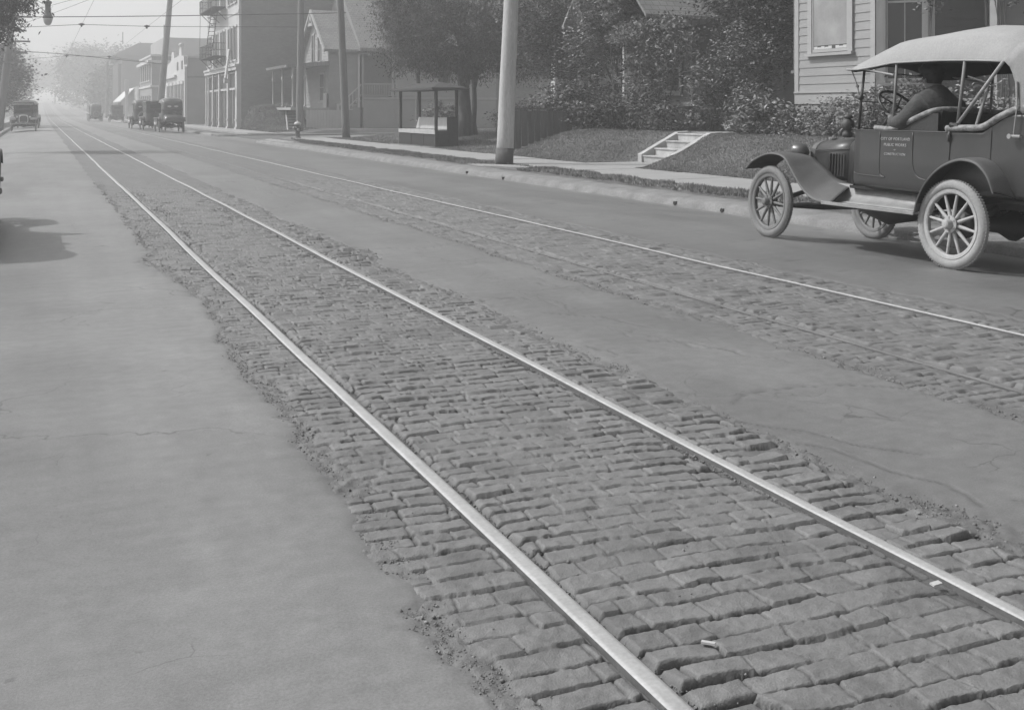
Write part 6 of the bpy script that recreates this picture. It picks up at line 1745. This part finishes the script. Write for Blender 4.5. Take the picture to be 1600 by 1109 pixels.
wire([(-2.7, 90, 5.0), (1.87, 89, 5.45), (4.9, 89, 5.45), (9.9, 104, 5.6)], 0.012, "faint span wire with the farther pair of hangers", "span wires", 6)
wire([(-2.0, 78, 7.4), (12.8, 40, 9.8)], 0.012, "thin wire slanting up to the right across the sky, lower one", "slanting wires", 12, .3)
wire([(-2.0, 78, 6.6), (11.0, 24.6, 9.0)], 0.010, "thin wire slanting up to the right across the sky, upper one", "slanting wires", 12, .4)
for (x_, y_, z_) in ((1.87, 57, 5.5), (4.9, 57, 5.5), (1.87, 89, 5.43), (4.9, 89, 5.43)):
    mb = MB(); mb.lathe([(.001, -.10), (.03, -.10), (.05, -.03), (.16, .01), (.14, .05), (.03, .09), (.001, .10)], (x_, y_, z_), 'Z', 10)
    o_ = mb.build("wire_hanger", M_iron); props(o_, "small dark hanger %s over the %s pair of rails" % ("on the nearer span wire" if y_ < 60 else "on the farther span wire", "near" if x_ < 3 else "far"), "hanger", "wire hangers")
LP = empty("street_lamp", (0.32, 50.5, 5.55), label="ornate arc lamp hanging over the street beside the top-left tree", cat="street lamp")
mb = MB(); mb.lathe([(.001, 1.5), (.03, 1.5), (.03, 1.15), (.10, 1.12), (.06, 1.02), (.06, .92), (.16, .88), (.16, .80), (.12, .78), (.11, .60), (.13, .42), (.17, .30), (.20, .26), (.20, .18), (.001, .18)], (0, 0, -.45), 'Z', 16); mb.build("housing", M_poled, LP, smooth=True)
mb = MB(); mb.lathe([(.20, .18), (.175, .05), (.14, -.05), (.08, -.12), (.001, -.14)], (0, 0, -.45), 'Z', 16); mb.build("globe", M_white, LP, smooth=True)
mb = MB(); mb.lathe([(.20, .17), (.21, .17), (.21, .20), (.20, .20)], (0, 0, -.45), 'Z', 16, closed=True); mb.tube([(0, 0, 1.0), (0, 0, 6.0)], .012, 5); mb.build("suspension", M_iron, LP)

# ------------------------------------------------------------------ small litter
for i, (x_, y_, z_, a_, lb) in enumerate(((1.56, 2.34, -.006, 2.4, "scrap of white paper lying on the stones between the near rails"), (2.36, 2.38, -.010, .1, "tiny white scrap beside the second rail"), (8.2, 11.2, -.06, .3, "white scrap of paper on the asphalt beyond the front wheel"))):
    mb = MB(); mb.box((x_, y_, z_ + .012), (.035 if i < 2 else .09, .016 if i < 2 else .03, .005), rz=a_, rx=.15); props(mb.build("paper_scrap", M_white), lb, "litter", "paper scraps on the ground")

# ------------------------------------------------------------------ haze
HZ = bpy.data.materials.new("haze"); HZ.use_nodes = True
t_ = HZ.node_tree; t_.nodes.clear()
vo = t_.nodes.new("ShaderNodeVolumePrincipled")
vo.inputs["Color"].default_value = (0.95, 0.95, 0.95, 1)
vo.inputs["Density"].default_value = 0.0030
vo.inputs["Anisotropy"].default_value = 0.25
om = t_.nodes.new("ShaderNodeOutputMaterial"); L(t_, vo.outputs[0], om.inputs["Volume"])
mb = MB(); mb.b2(-950, 950, -80, 1650, -1.5, 22); props(mb.build("haze", HZ), kind="stuff")
